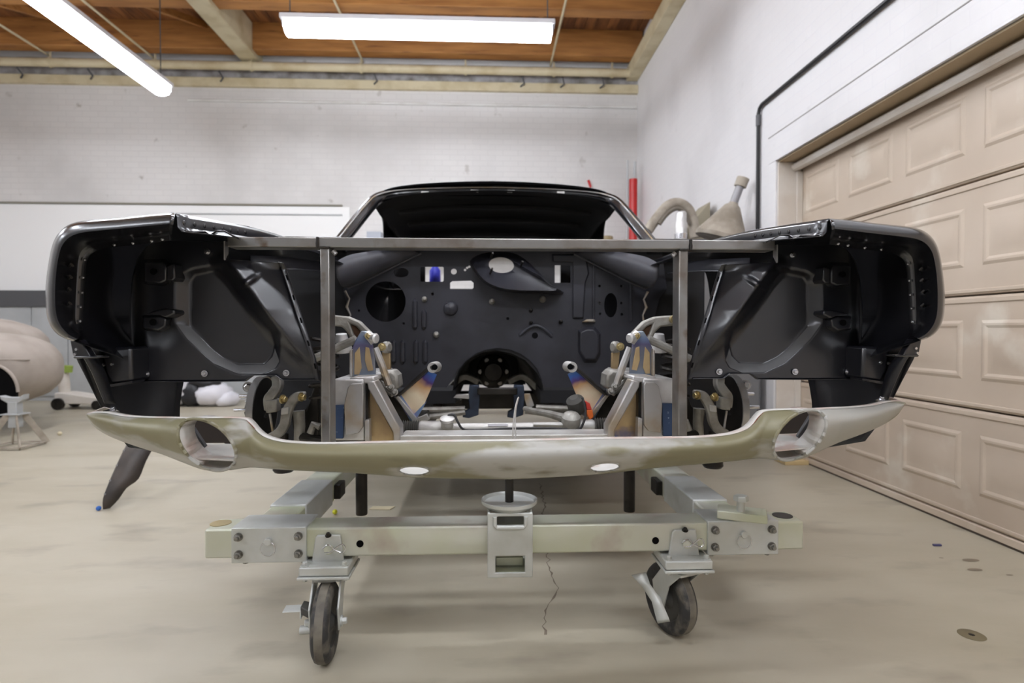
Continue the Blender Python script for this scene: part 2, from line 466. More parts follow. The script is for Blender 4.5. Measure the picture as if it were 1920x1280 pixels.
for (x, y) in ((-3.9, 7.2), (-4.9, 6.2), (-2.2, 7.2), (-5.6, 7.2), (0.6, 7.2)):
    MB().bar([(x, y - 0.47, 4.64), (x + 0.25, y + 0.5, 4.9)], 0.05, 0.08).build('diagonal_brace', M_wood, ceil)
# pale trims along the top of the back wall
struct(MB().box((XL, YB - 0.06, 4.24), (WR, YB, 4.36)).build('trim_6', M_cream, bevel=0.006))
struct(MB().box((XL, YB - 0.02, 4.36), (WR, YB, 4.6)).build('trim_7', mat('roof_flashing', (176, 174, 176), 0.5, 0.3, col2=(120, 116, 110), scale=5)))

def pipe(name, path, r, m_, label, parts=()):
    o = MB().tube(path, r, 10).build(name, m_)
    return tag(o, label, 'pipe')
p_ = thing('water_pipe', (XL, YB - 0.2, 4.46), 'cream painted water pipe running under the roof along back wall', 'pipe')
MB().tube([(XL, YB - 0.16, 4.47), (WR - .02, YB - 0.16, 4.47)], 0.055, 14).build('pipe_run', M_cream, p_)
for k, x in enumerate((-7.0, -5.75, -4.4, -3.15, -1.7, -0.3, 0.9, 1.7)):
    MB().tube([(x, YB - 0.16, 4.40), (x, YB - 0.16, 4.62)], 0.012, 6).build('hanger', M_cream, p_)
    MB().lathe([(0.056, -.02), (0.064, -.02), (0.064, .02), (0.056, .02)], (x, YB - 0.16, 4.47), (1, 0, 0), 14).build('hanger_ring', M_cream, p_)
for k, x in enumerate((-6.9, -6.2, -5.3, -3.6, -1.55, 0.45, 1.0, 1.55)):
    MB().tube([(x, YB - 0.065, 4.30), (x + 0.05, YB - 0.10, 4.33), (x + .02, YB - .16, 4.40)], 0.012, 6).build('pipe_hook', M_dkgrey, p_)
pipe('conduit', [(-4.05, YB - 0.025, 4.06), (WR - .01, YB - 0.025, 4.06)], 0.018, M_white, 'thin white conduit high on back wall below the cream pipe')
pipe('conduit', [(XL, YB - 0.02, 2.66), (-2.0, YB - 0.02, 2.66)], 0.014, mat('dusty_conduit', (140, 136, 124), .6), 'thin dusty conduit at mid height of back wall, upper of two')
pipe('conduit', [(-4.3, YB - 0.015, 2.53), (-2.0, YB - 0.015, 2.53)], 0.012, M_grey, 'thin grey conduit on back wall just below the dusty one')
o = thing('electrical_conduit', (WR - .02, 4.35, 0), 'black conduit rising up white right wall and turning along it above the door', 'pipe')
MB().tube([(WR - .02, 4.36, 0.0), (WR - .02, 4.36, 2.60), (WR - .02, 4.34, 2.635), (WR - .02, 4.30, 2.65), (WR - .02, -3.9, 2.65)], 0.014, 10).build('conduit_run', M_blackpipe, o)
MB().lathe([(0.014, -.04), (0.019, -.04), (0.019, .04), (0.014, .04)], (WR - .02, 4.36, 2.55), (0, 0, 1), 12).build('coupling', M_dkgrey, o)
for x, lab in ((-4.46, 'thin pale rod under the roof left of the cream girder'), (-5.8, 'thin pale rod under the roof at far left'), (-1.69, 'thin pale rod under the roof behind the long lamp'), (0.86, 'thin pale rod under the roof crossing the lamp right end')):
    pipe('ceiling_rod', [(x, 7.95, 4.58), (x, 2.0, 4.58)], 0.014, M_cream, lab)

# low grey sheet-metal lining with a dark rail on the back wall
lin_ = struct(MB().box((XL, YB - 0.06, 0.0), (-1.5, YB - 0.001, 1.34)).build('trim_8', M_grey))
for k in range(14):
    x = XL + 0.02 + 0.47 * k
    if x + .46 > -1.5: break
    MB().box((x, YB - 0.075, 0.06), (x + 0.455, YB - 0.06, 1.33)).build('lining_panel', M_grey, lin_, bevel=0.004)
struct(MB().box((XL, YB - 0.10, 1.26), (-1.5, YB - 0.001, 1.48)).build('trim_9', M_dkgrey, bevel=0.006))

# ------------------------------------------------------------------ fluorescent fixtures
def fixture(c, axis, length, label, group=None):
    t = thing('fluorescent_light', (c[0], c[1], c[2] - .12), label, 'light', group)
    ax = Vector((1, 0, 0)) if axis == 'x' else Vector((0, 1, 0))
    sd = Vector((0, 1, 0)) if axis == 'x' else Vector((1, 0, 0))
    c = Vector(c); h = length / 2
    def bb(a0, a1, w0, w1, z0, z1):
        p = c + ax*a0 + sd*w0; q = c + ax*a1 + sd*w1
        return (min(p.x, q.x), min(p.y, q.y), c.z + z0), (max(p.x, q.x), max(p.y, q.y), c.z + z1)
    MB().box(*bb(-h, h, -0.11, 0.11, 0, 0.045)).build('housing', M_lampw, t, bevel=0.006)
    for s in (-1, 1):
        a0, a1 = (-h + 0.03, -0.004) if s < 0 else (0.004, h - 0.03)
        prof = [(-0.085, 0.0), (-0.088, -0.05), (-0.07, -0.09), (-0.03, -0.105), (0.03, -0.105), (0.07, -0.09), (0.088, -0.05), (0.085, 0.0)]
        r0 = [c + ax*a0 + sd*w + Vector((0, 0, z)) for w, z in prof]
        MB().prism(r0, ax * (a1 - a0)).build('diffuser', M_lamp, t)
        e = s * (h - 0.03)
        MB().box(*bb(min(e, e + s*.012), max(e, e + s*.012), -0.095, 0.095, -0.06, 0.0)).build('end_cap', M_lampw, t, bevel=0.004)
        q = c + ax * (s * (h - 0.06))
        MB().tube([(q.x, q.y, c.z + .04), (q.x, q.y, 4.62)], 0.006, 6).build('hanger_wire', M_dkgrey, t)
    MB().box(*bb(-0.012, 0.012, -0.092, 0.092, -0.02, 0.012)).build('joint_clip', M_lampw, t)
    return t
fixture((-0.62, 5.35, 3.72), 'x', 2.46, 'long white fluorescent lamp hanging crosswise above the car')
fixture((-3.62, 5.42, 3.66), 'y', 2.46, 'long white fluorescent lamp hanging lengthwise at upper left')
for (x, y, a, n) in ((0.5, 0.65, 'x', 'overhead at the front of the car'), (0.75, -1.7, 'x', 'far behind the viewer'), (-0.5, 2.9, 'x', 'over the middle of the car'), (-3.6, 0.6, 'y', 'left of the viewer'), (-3.6, -2.3, 'y', 'far behind on the left'), (-6.4, 4.6, 'y', 'by the left wall'), (-6.4, -0.4, 'y', 'by the left wall near the front')):  # unseen lamps, added to brighten the car front and its dark panels
    fixture((x, y, 3.68), a, 2.46, 'added white fluorescent lamp out of view ' + n, 'added lamps out of view')

# ================================================================== THE CAR BODY
car = thing('car_body', (X0, 3.4, 0.45), 'stripped black muscle car shell with bare steel front frame on a wheeled dolly', 'car')
def bolt(mb, c, axis, r, h):                 # hex head with a washer
    mb.lathe([(0, 0), (r*1.5, 0), (r*1.5, h*.3), (r*.95, h*.3)], c, axis, 14)
    c2 = Vector(c) + Vector(axis).normalized() * h * .3
    mb.lathe([(r, 0), (r, h*.6), (r*.8, h*.75), (0, h*.75)], c2, axis, 6)
    return mb

# ---------------------------------------------------------------- fenders
C1 = [(328,400),(280,403),(230,408),(180,412),(148,416),(124,425),(107,442),(97,466),(90,505),(86,545),(87,582),(93,606),(104,622),(120,633),(138,639)]
C2 = [(324,426),(280,431),(230,436),(190,440),(155,444),(134,452),(121,466),(115,486),(111,515),(110,548),(111,580),(115,598),(122,612),(134,626),(147,634)]
C3 = [(322,438),(280,444),(230,449),(195,453),(172,457),(158,464),(150,474),(146,490),(144,518),(142,548),(141,578),(141,598),(143,611),(147,622),(151,630)]
C4 = [(322,450),(280,456),(232,461),(205,464),(186,468),(174,474),(166,482),(162,495),(160,520),(158,548),(157,578),(156,600),(155,613),(154,622),(153,631)]
def lerp2(a, b, t): return [((p[0]*(1-t)+q[0]*t), (p[1]*(1-t)+q[1]*t)) for p, q in zip(a, b)]
def front_rows():
    rows = []
    for C, Y in ((C4, 1.325), (C3, 1.315), (lerp2(C2, C3, .5), 1.275), (lerp2(C1, C2, 0.96), 1.225), (lerp2(C1, C2, .7), 1.206), (lerp2(C1, C2, .35), 1.206), (lerp2(C1, C2, .1), 1.222), (C1, 1.245)):
        rows.append(smooth_path([L(p[0], p[1], Y) for p in C], 4))
    base = rows[-1]
    n = len(base)
    for Y, du, dz in ((1.30, .006, .006), (1.45, .014, .022), (1.62, .018, .040), (1.80, .018, .052), (2.05, .012, .064), (2.32, .004, .07), (2.6, .0, .072)):
        g = []
        for i, p in enumerate(base):
            t = i / (n - 1)
            top = max(0, 1 - t / 0.36)
            u = p[0] + du * min(1, t / 0.3)
            z = p[2] + dz * (1 if t < .4 else max(0.2, 1 - (t - .4) * 1.6))
            if t > 0.8: z -= (t - .8) * .4 * min(1, (Y - 1.245) / .3)
            g.append(Vector((u, Y, z)))
        rows.append(g)
    return rows
FR = front_rows()
for s in (-1, 1):
    m = MB()
    m.grid([[S(s, p) for p in g] for g in FR])
    fen = m.build('fender', M_gloss, car, solid=0.0016, angle=60)
    # lower front of the fender ahead of the wheel opening
    zz = [0.90, 0.87, 0.84, 0.81, 0.78, 0.75, 0.72, 0.685, 0.65]
    yf = [1.325, 1.345, 1.368, 1.388, 1.405, 1.42, 1.435, 1.452, 1.47]
    ya = [1.93, 1.89, 1.855, 1.83, 1.81, 1.79, 1.775, 1.765, 1.76]
    uu = [.985, .988, .99, .99, .988, .984, .978, .968, .955]
    m = MB()
    m.grid([[S(s, (u - .012 * (1 - k / 10) ** 2, y0 + (y1 - y0) * k / 10, z - .085 * k / 10 * (j / 8) ** 2)) for k in range(11)] for j, (z, y0, y1, u) in enumerate(zip(zz, yf, ya, uu))])
    m.build('fender_lower', M_black, fen, solid=0.0016, angle=60)
    # lower front edge strap
    q = [L(137, 640, 1.30), L(150, 660, 1.315), L(168, 690, 1.34), L(182, 722, 1.365), L(196, 756, 1.385)]
    w = [L(160, 655, 1.35), L(182, 672, 1.365), L(199, 700, 1.385), L(208, 730, 1.40), L(217, 758, 1.41)]
    m = MB(); m.grid([[S(s, a), S(s, a.lerp(b, .5)), S(s, b)] for a, b in zip(smooth_path(q, 3), smooth_path(w, 3))])
    m.build('edge_strap', M_black, fen, solid=0.002)
    # tail bracket under the nose
    m = MB()
    pl = [(131, 638), (150, 637), (160, 652), (170, 668), (176, 671), (140, 671), (136, 664)]
    m.prism([S(s, L(x, y, 1.30)) for x, y in pl], (0, 0.02, 0))
    m.prism([S(s, L(x, y, 1.29)) for x, y in [(136, 668), (186, 668), (186, 671), (138, 672)]], (0, 0.035, 0))
    m.build('nose_bracket', M_black, fen, bevel=0.002)
    m = MB()
    for x, y in ((144, 655), (141, 664)): m.lathe([(0, 0), (.004, 0), (.003, .003), (0, .003)], S(s, L(x, y, 1.30)), (0, -1, 0), 10)
    m.build('rivets', M_chrome, fen)
    # flange screws around the opening
    for x, y in ((163-4, 487), (156, 520), (154, 548), (151, 575), (150, 602), (215, 459), (250, 456), (285, 452), (305, 449)):
        mm = MB(); mm.lathe([(0, 0), (.0035, 0), (.0035, .002), (.002, .004), (0, .004)], S(s, L(x, y, 1.317)), (0, -1, 0), 8)
        mm.build('flange_screw', M_chrome, fen)
    for x, y in ((130, 500), (128, 522), (126, 545), (127, 572)):
        mm = MB(); mm.tube([S(s, L(x, y, 1.275)), S(s, L(x + 3, y - 5, 1.265)), S(s, L(x + 7, y - 1, 1.27))], 0.0025, 6)
        mm.build('spring_clip', M_dark, fen)
    # hood-gap channel: vertical flange with weld dimples and a lower gutter
    ys = [1.245, 1.30, 1.40, 1.52, 1.68, 1.85, 2.05, 2.30, 2.6]
    tops = [Vector(g[0]) for g in FR[7:]]
    def topz(Y):
        for a, b in zip(tops, tops[1:]):
            if a.y <= Y <= b.y: return a.lerp(b, (Y - a.y) / (b.y - a.y))
        return tops[-1] if Y > tops[-1].y else tops[0]
    m = MB(); rows = []
    for Y in ys:
        p = topz(Y); d = 0.038 if Y < 1.9 else 0.03
        rows.append([S(s, (p.x, Y, p.z)), S(s, (p.x - .004, Y, p.z - .008)), S(s, (p.x - .005, Y, p.z - d * .75)), S(s, (p.x - .014, Y, p.z - d)), S(s, (p.x - .045, Y, p.z - d - .002))])
    m.grid(rows); m.build('hood_gutter', M_black, fen, solid=0.0016)
    for k in range(8):
        Y = 1.27 + 0.045 * k; p = topz(Y)
        mm = MB(); mm.lathe([(.006, 0), (.005, .0025), (0, .0035)], S(s, (p.x - .0045, Y, p.z - .018)), (-s, 0, 0), 8)
        mm.build('weld_dimple', M_gloss, fen)
    # torn bracket between gutter and cross tube
    m = MB()
    pts = [(338, 430, 1.25), (360, 434, 1.27), (385, 434, 1.29), (394, 440, 1.31), (405, 432, 1.33), (420, 432, 1.35), (436, 441, 1.37), (447, 446, 1.38)]
    m.grid([[S(s, L(x, y, Y)), S(s, L(x + 1, y + 2, Y + .02)), S(s, L(x + 4, y + 4, Y + 0.06))] for x, y, Y in pts])
    m.build('hood_bracket', M_gloss, fen, solid=0.002)
    # inner rail that runs back below the gutter
    m = MB()
    a = [L(470, 478, 1.62), L(540, 482, 1.95), L(600, 490, 2.3)]
    m.grid([[S(s, p), S(s, p + Vector((0, 0, -.035))), S(s, p + Vector((-.03, .0, -.04)))] for p in a])
    m.build('apron_rail', M_fire, fen, solid=0.002)

# ---------------------------------------------------------------- splash panels behind the headlamp openings
FLOOR_P = [(357,528),(365,515),(412,505),(455,560),(508,620),(516,645),(511,667),(497,682),(447,684),(420,672),(395,652),(357,610)]
RIM_P = [(328,530),(340,512),(365,503),(425,493),(470,553),(520,618),(526,650),(524,680),(517,692),(490,702),(445,701),(402,682),(350,635),(328,605)]
RIDGE = [(426,488),(448,512),(478,552),(512,600),(556,654),(598,705)]
def panel_depth(x, y):
    p = (x, y); d = 0.0
    a = max(0, poly_d(p, RIM_P)); b = max(0, -poly_d(p, FLOOR_P))
    if a > 0: d += 0.024 * (a / (a + b))
    r = line_d(p, RIDGE)
    f = min(1, max(0, (700 - y) / 120)) * min(1, max(0, (y - 470) / 35))
    if r > 0: d += f * (-0.045 + 0.085 * min(1, r / 75))
    else: d += f * (-0.045 * max(0, 1 + r / 34) ** 1.5)
    # pressed crease
    t = ((x - 468) * .83 + (y - 526) * -.56, (x - 468) * .56 + (y - 526) * .83)
    e = (t[0] / 27) ** 2 + (t[1] / 6.5) ** 2
    if e < 1: d -= 0.010 * (1 - e)
    # soft swell by the outer edge
    d += 0.02 * math.exp(-((x - 250) / 16) ** 2)
    return d
PB = [(245,715),(300,715),(380,715),(462,714),(477,703),(520,703),(531,712),(594,712)]
PR = [(594,712),(585,672),(565,610),(545,548),(530,503),(524,492)]
PT = [(292,450),(340,451),(380,452),(420,453),(427,470),(431,486),(470,489),(524,492)]
PLf = [(245,715),(247,680),(245,640),(243,600),(244,560),(248,520),(258,484),(274,462),(292,450)]
NU, NV = 96, 84
def rs2(pl, n): return [(v.x, v.y) for v in resample([(p[0], p[1], 0) for p in pl], n)]
cb, ct, cl, cr = rs2(PB, NU), rs2(PT, NU), rs2(PLf, NV), rs2(PR, NV)
PG = []
for j in range(NV):
    v = j / (NV - 1); row = []
    for i in range(NU):
        u = i / (NU - 1)
        q = [(1-v)*cb[i][k] + v*ct[i][k] + (1-u)*cl[j][k] + u*cr[j][k]
             - ((1-u)*(1-v)*cb[0][k] + u*(1-v)*cb[-1][k] + (1-u)*v*ct[0][k] + u*v*ct[-1][k]) for k in (0, 1)]
        row.append(L(q[0], q[1], 1.50 + panel_depth(q[0], q[1])))
    PG.append(row)
for s in (-1, 1):
    m = MB(); m.grid([[S(s, p) for p in g] for g in PG])
    sp = m.build('splash_panel', M_black, car, solid=0.0015, angle=70)
    # flanges: bottom edge and slotted inner edge
    m = MB(); bot = PG[0]
    m.grid([[S(s, p), S(s, p + Vector((0, -.014, .001)))] for p in bot])
    m.build('bottom_flange', M_black, sp, solid=0.002)
    m = MB(); edge = [g[-1] for g in PG]
    m.grid([[S(s, p), S(s, p + Vector((-.001, -.012, .0))), S(s, p + Vector((-.014, -.012, -.002)))] for p in edge])
    m.build('edge_flange', M_black, sp, solid=0.0015)
    for k in (10, 26, 42, 58, 72):
        p = edge[k]; d = (edge[k+3] - edge[k-3]).normalized()
        c = p + Vector((-.008, -.0135, -.001))
        mm = MB(); mm.bar([S(s, c - d * .007), S(s, c + d * .007)], 0.004, 0.0012, (0, 1, 0)); mm.build('slot', M_hole, sp)
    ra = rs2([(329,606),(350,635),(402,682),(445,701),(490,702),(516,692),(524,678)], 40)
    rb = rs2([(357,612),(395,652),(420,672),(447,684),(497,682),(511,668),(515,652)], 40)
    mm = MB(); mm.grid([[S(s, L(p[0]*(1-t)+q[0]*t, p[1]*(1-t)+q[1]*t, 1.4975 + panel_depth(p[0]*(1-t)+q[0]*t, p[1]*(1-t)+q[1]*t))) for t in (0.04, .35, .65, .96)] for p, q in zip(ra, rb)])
    mm.build('lit_ledge_strip', M_litledge, sp, angle=70)  # strip over the ledge, the light it catches put into its colour
    # mounting bosses
    def boss(pl, Y, dep, nm):
        mm = MB()
        fr = [S(s, L(x, y, Y)) for x, y in pl]
        cx = sum(x for x, y in pl) / len(pl); cy = sum(y for x, y in pl) / len(pl)
        bk = [S(s, L(cx + (x - cx) * 1.3 + 6, cy + (y - cy) * 1.35, Y + dep)) for x, y in pl]
        n = len(pl)
        mm.add(fr + bk, [tuple(range(n))] + [(i, (i+1) % n, n + (i+1) % n, n + i) for i in range(n)])
        return mm.build(nm, M_black, sp, bevel=0.004)
    boss([(271, 492), (303, 490), (312, 500), (312, 526), (300, 531), (272, 528)], 1.455, .055, 'upper_boss')
    boss([(268, 594), (300, 592), (312, 598), (310, 612), (296, 620), (270, 616)], 1.455, .055, 'lower_boss')
    mm = MB(); mm.prism([S(s, L(x, y, 1.46)) for x, y in [(312, 498), (326, 494), (328, 520), (324, 526), (312, 526)]], (0, .05, 0)); mm.build('boss_web', M_black, sp, bevel=0.003)
    mm = MB(); mm.prism([S(s, L(x, y, 1.455)) for x, y in [(272, 590), (285, 583), (312, 578), (326, 580), (328, 588), (310, 596), (300, 592)]], (0, .05, 0)); mm.build('boss_lip', M_black, sp, bevel=0.004)
    for x, y in ((288, 509), (287, 604)):
        mm = MB(); mm.lathe([(.008, 0), (.008, .002), (0, .002)], S(s, L(x, y, 1.453)), (0, -1, 0), 16); mm.build('boss_hole', M_hole, sp)
    for x, y in ((275, 701), (384, 700), (537, 699), (389, 472)):
        mm = MB(); bolt(mm, S(s, L(x, y, 1.497)), (0, -1, 0), .0055, .009); mm.build('bolt', M_chrome, sp)
    # boxed corner outboard of the panel
    mm = MB()
    pl = [(187, 652), (246, 650), (248, 716), (207, 722), (196, 700)]
    mm.prism([S(s, L(x, y, 1.43)) for x, y in pl], (0, .09, 0))
    cbx = mm.build('corner_box', M_black, sp, bevel=0.008)
    mm = MB(); mm.prism([S(s, L(x, y, 1.425)) for x, y in [(203, 721), (248, 714), (248, 718), (204, 726)]], (0, .05, 0)); mm.build('box_flange', M_black, cbx)
    for x, y in ((194, 684), (210, 683)):
        mm = MB(); mm.lathe([(.004, 0), (.003, .003), (0, .003)], S(s, L(x, y, 1.429)), (0, -1, 0), 8); mm.build('box_rivet', M_chrome, cbx)
    # upright tab at the top inner corner
    mm = MB(); mm.bar([S(s, L(424, 453, 1.485)), S(s, L(424, 488, 1.485))], .003, .02, (0, 1, 0)); mm.build('panel_tab', M_plate, sp)

# ---------------------------------------------------------------- cross tube and uprights
YT0, YT1 = 1.46, 1.515
zt, zb = L(600, 444.5, YT0).z, L(600, 463.5, YT0).z
u_in, u_out = L(618, 600, YT0).x, L(600, 600, YT0).x
tb = MB().box((X0 - u_out - .004, YT0, zb), (X0 + u_out + .004, YT1, zt)).build('cross_tube', M_steel, car, bevel=0.003)
for s in (-1, 1):
    a, b = sorted((X0 + s * (u_out + .006), X0 + s * 0.694))
    MB().box((a, YT0 + .001, zb), (b, YT1, zt)).build('tube_extension', M_steel, tb, bevel=0.003)
    a, b = sorted((X0 + s * u_in, X0 + s * u_out))
    up = MB().box((a, YT0 + .001, 0.60), (b, YT1, zb)).build('upright_tube', M_steel, car, bevel=0.003)
    mm = MB(); mm.tube([(X0 + s * (u_out + .005), YT0 - .001, z) for z in (zb, zb + .009, zb + .018, zt)], [.004, .005, .0035, .004], 6); mm.build('weld_bead', M_dark, up)
    mm = MB(); mm.tube([(X0 + s * u, YT0 - .0005, zb - .001) for u in (u_in, (u_in + u_out) / 2, u_out)], [.003, .004, .003], 6); mm.build('weld_bead', M_dark, up)
    mm = MB(); mm.tube([S(s, (u_in - .012, YT0 + .02, zb - .014)), S(s, (u_in - .004, YT0 + .02, zb - .006))], .006, 8); mm.build('tack_weld', M_steelb, up)

# ---------------------------------------------------------------- front valance
ST = [  # px, top, bottom, y of face
 (163,770,773,1.365),(176,768,792,1.352),(200,769,808,1.340),(232,775,822,1.325),(270,778,835,1.31),(305,779,846,1.298),(345,780,862,1.286),
 (385,780,876,1.276),(425,780,877,1.268),(456,782,873,1.262),(468,790,872,1.260),(478,802,872,1.257),(492,814,873,1.254),(512,822,875,1.250),
 (540,827,877,1.245),(590,830,880,1.238),(650,830,883,1.230),(715,829,888,1.222),(780,828,893,1.216),(860,828,896,1.210),(956.8,828,898,1.208)]
NS, NR = 150, 22
def st_at(t):
    x = t * (len(ST) - 1); i = min(int(x), len(ST) - 2); f = x - i
    a, b, c, d = ST[max(i-1, 0)], ST[i], ST[i+1], ST[min(i+2, len(ST)-1)]
    return [0.5*((2*b[k]) + (c[k]-a[k])*f + (2*a[k]-5*b[k]+4*c[k]-d[k])*f*f + (3*b[k]-a[k]-3*c[k]+d[k])*f**3) for k in range(4)]
E1 = (388, 829, 62, 39, 37)        # lamp opening
E2 = (777, 881, 29, 8.5, 2)        # slot
def e_rel(E, x, y):
    c, s_ = math.cos(R(E[4])), math.sin(R(E[4]))
    dx, dy = x - E[0], y - E[1]
    return (dx*c + dy*s_) / E[2], (-dx*s_ + dy*c) / E[3]
def v_face(x, y, Y, t):            # depth of the pressed face: belly forward in the middle, tucked under below
    d = Y - 0.030 * math.sin(math.pi * min(1, t * 1.15) ** 0.9) + 0.035 * max(0, t - .75) / .25 * max(0, t - .75) / .25
    q = e_rel(E1, x, y); r = math.hypot(*q)
    if r < 1.6: d -= 0.012 * (1 - min(1, max(0, (r - 1) / .6)))
    return d
def v_roll(p, s):                  # the panel hangs slightly high on the right
    return Vector((p.x, p.y, p.z + 0.0085 * (p.x - X0) + 0.0005))
vg = []
for i in range(NS):
    px, yt, yb, Y = st_at(i / (NS - 1))
    vg.append([[px, yt + (yb - yt) * k / (NR - 1), Y, k / (NR - 1)] for k in range(NR)])
keep = {}
for E in (E1, E2):
    for i in range(NS - 1):
        for k in range(NR - 1):
            cx = sum(vg[a][b][0] for a, b in ((i,k),(i+1,k),(i,k+1),(i+1,k+1))) / 4
            cy = sum(vg[a][b][1] for a, b in ((i,k),(i+1,k),(i,k+1),(i+1,k+1))) / 4
            if math.hypot(*e_rel(E, cx, cy)) < 1.0: keep[(i, k)] = E
touch = {}
for (i, k), E in keep.items():
    for a, b in ((i,k),(i+1,k),(i,k+1),(i+1,k+1)): touch[(a, b)] = E
for (a, b), E in touch.items():    # pull the rim of each opening onto its ellipse
    q = e_rel(E, vg[a][b][0], vg[a][b][1]); r = math.hypot(*q)
    if r < 1e-6: continue
    full = all((a - da, b - db) in keep for da in (0, 1) for db in (0, 1))
    if full: continue
    vg[a][b][0] = E[0] + (vg[a][b][0] - E[0]) / r; vg[a][b][1] = E[1] + (vg[a][b][1] - E[1]) / r
vp = [[L(x, y, v_face(x, y, Y, t)) for x, y, Y, t in g] for g in vg]
for p in vp[-1]: p.x = 0.0
m = MB()
for s in (-1, 1):
    vs = [v_roll(S(s, p), s) for g in vp for p in g]
    fs = [(i*NR + k, (i+1)*NR + k, (i+1)*NR + k + 1, i*NR + k + 1) for i in range(NS - 1) for k in range(NR - 1) if (i, k) not in keep]
    m.add(vs, fs)
val = m.build('front_valance', M_valout, car, solid=0.002, angle=60)
tag(val, 'bare lower valance with grey primer and olive filler')
m = MB()
for s in (-1, 1):                  # rolled top ledge and the turned-under bottom lip
    m.grid([[v_roll(S(s, g[0]), s), v_roll(S(s, g[0] + Vector((0, .008, .002))), s), v_roll(S(s, g[0] + Vector((0, .028, -.001))), s)] for g in vp])
m.build('top_ledge', M_valin, val, solid=0.002)
m = MB()
for s in (-1, 1):
    m.grid([[v_roll(S(s, g[-1] + Vector((0, .002, .0))), s), v_roll(S(s, g[-1] + Vector((0, .03, -.003))), s), v_roll(S(s, g[-1] + Vector((0, .14, .0))), s)] for i, g in enumerate(vp) if i > 85])
m.build('bottom_lip', M_valin, val, solid=0.002)
for s in (-1, 1):
    # rolled rim and open sleeve of the lamp opening
    el = ell(E1[0], E1[1], E1[2], E1[3], E1[4], 48)
    def face_at(x, y):
        best = min(((a, b) for a in range(0, NS) for b in range(0, NR, 3)), key=lambda q: (vg[q[0]][q[1]][0]-x)**2 + (vg[q[0]][q[1]][1]-y)**2)
        g = vg[best[0]][best[1]]
        return v_face(x, y, g[2], g[3])
    ys = [face_at(x, y) for x, y in el]
    ring = [v_roll(S(s, L(x, y, Y)), s) for (x, y), Y in zip(el, ys)]
    mm = MB(); mm.tube(ring, .0038, 8, closed=True); mm.build('lamp_rim', M_valout, val)
    mm = MB()
    mm.grid([[p for p in ring], [p + Vector((0, .03, .0)) for p in ring], [p.lerp(sum(ring, Vector()) / len(ring), .12) + Vector((0, .055, .006)) for p in ring]], cyc=True)
    mm.build('lamp_sleeve', M_valin, val, solid=0.002)
    el2 = ell(E2[0], E2[1], E2[2], E2[3], E2[4], 32)
    ring = [v_roll(S(s, L(x, y, face_at(x, y))), s) for x, y in el2]
    mm = MB(); mm.tube(ring, .0022, 6, closed=True); mm.build('slot_rim', M_valout, val)
    # corner gusset where the strap bolts on
    mm = MB(); mm.grid([[v_roll(S(s, L(x, y, Y)), s) for x, y, Y in g] for g in ([(163, 770, 1.365), (182, 764, 1.40)], [(195, 757, 1.40), (205, 760, 1.42)], [(222, 764, 1.39), (226, 770, 1.36)])])
    mm.build('corner_gusset', M_valin, val, solid=0.002)
    mm = MB(); bolt(mm, v_roll(S(s, L(212, 763, 1.37)), s), (0, -.5, 1), .005, .008); mm.build('bolt', M_chrome, val)
    # what shows inside the lamp opening: shelf, dark inner panel, grey stay
    mm = MB(); mm.prism([v_roll(S(s, L(x, y, Y)), s) for x, y, Y in ((348, 852, 1.29), (452, 858, 1.29), (440, 828, 1.43), (372, 826, 1.43))], (0, 0, -.004)); mm.build('inner_shelf', M_valin, val)
    mm = MB(); mm.prism([v_roll(S(s, L(x, y, 1.45)), s) for x, y in ((352, 778), (462, 778), (462, 836), (438, 838), (420, 826), (385, 826), (352, 812))], (0, .004, 0)); mm.build('inner_panel', mat('brown_black_%d' % s, (44, 36, 32), .6), val)
    mm = MB(); mm.prism([v_roll(S(s, L(x, y, 1.36)), s) for x, y in ((336, 786), (356, 786), (386, 832), (378, 838), (346, 838))], (0, .01, 0)); mm.build('grey_stay', M_dkgrey, val, bevel=.002)
M_rust = mat('rusty_edge', (150, 92, 72), .7, 0, col2=(170, 130, 116), scale=30)
for s, lo_, hi_ in ((1, 459, 482), (-1, 462, 474)):
    mm = MB(); mm.grid([[v_roll(S(s, g[0] + Vector((0, -.0015, .0015))), s), v_roll(S(s, g[0] + Vector((-.007, -.003, -.004))), s)] for i, g in enumerate(vp) if lo_ <= vg[i][0][0] <= hi_])
    mm.build('rusty_edge', M_rust, val, solid=.001)
# thin wire tie standing on the valance
mm = MB(); mm.tube(smooth_path([W(962, 829, 1.235), W(962, 800, 1.24), W(966, 765, 1.25), W(972, 745, 1.26), W(967, 768, 1.26), W(966, 800, 1.25), W(967, 829, 1.24)], 4), .0016, 6); mm.build('wire_loop', M_alu, val)

# ---------------------------------------------------------------- firewall
YW = 2.70
outer = [(652,452),(1238,452),(1250,540),(1236,560),(1226,600),(1222,650),(1190,705),(1100,726),(1022,726),(1008,700),(985,675),(960,662),(930,656),(905,660),(880,672),(858,692),(838,726),(700,726),(664,650),(658,600),(644,545)]
holes = [ell(723, 565, 38, 38, 0, 32), ell(752, 511, 14.5, 9, 0, 20), [(790,500),(830,500),(832,502),(832,526),(830,528),(790,528),(788,526),(788,502)],
         ell(851, 509, 5.5, 5.5, 0, 14), [(848,527),(883,526),(888,530),(888,539),(884,543),(848,543),(844,541),(844,530)],
         ell(940, 497, 24, 15, 5, 28), [(1040,497),(1070,497),(1070,530),(1040,530)], ell(1145, 572, 12.5, 23, 0, 24),
         ell(811, 527+24, 3, 3, 0, 8), ell(952, 597, 3, 3, 0, 8), ell(1003, 629, 6, 6, 0, 12)]
for x, y in ((1124,536),(1165,536),(1124,568),(1165,568),(1125,588),(1166,589)): holes.append(ell(x, y, 2.8, 2.8, 0, 8))
for x, y in ((673,582),(757,606),(876,502),(872,506),(880,500)): holes.append(ell(x, y, 2.4, 2.4, 0, 8))
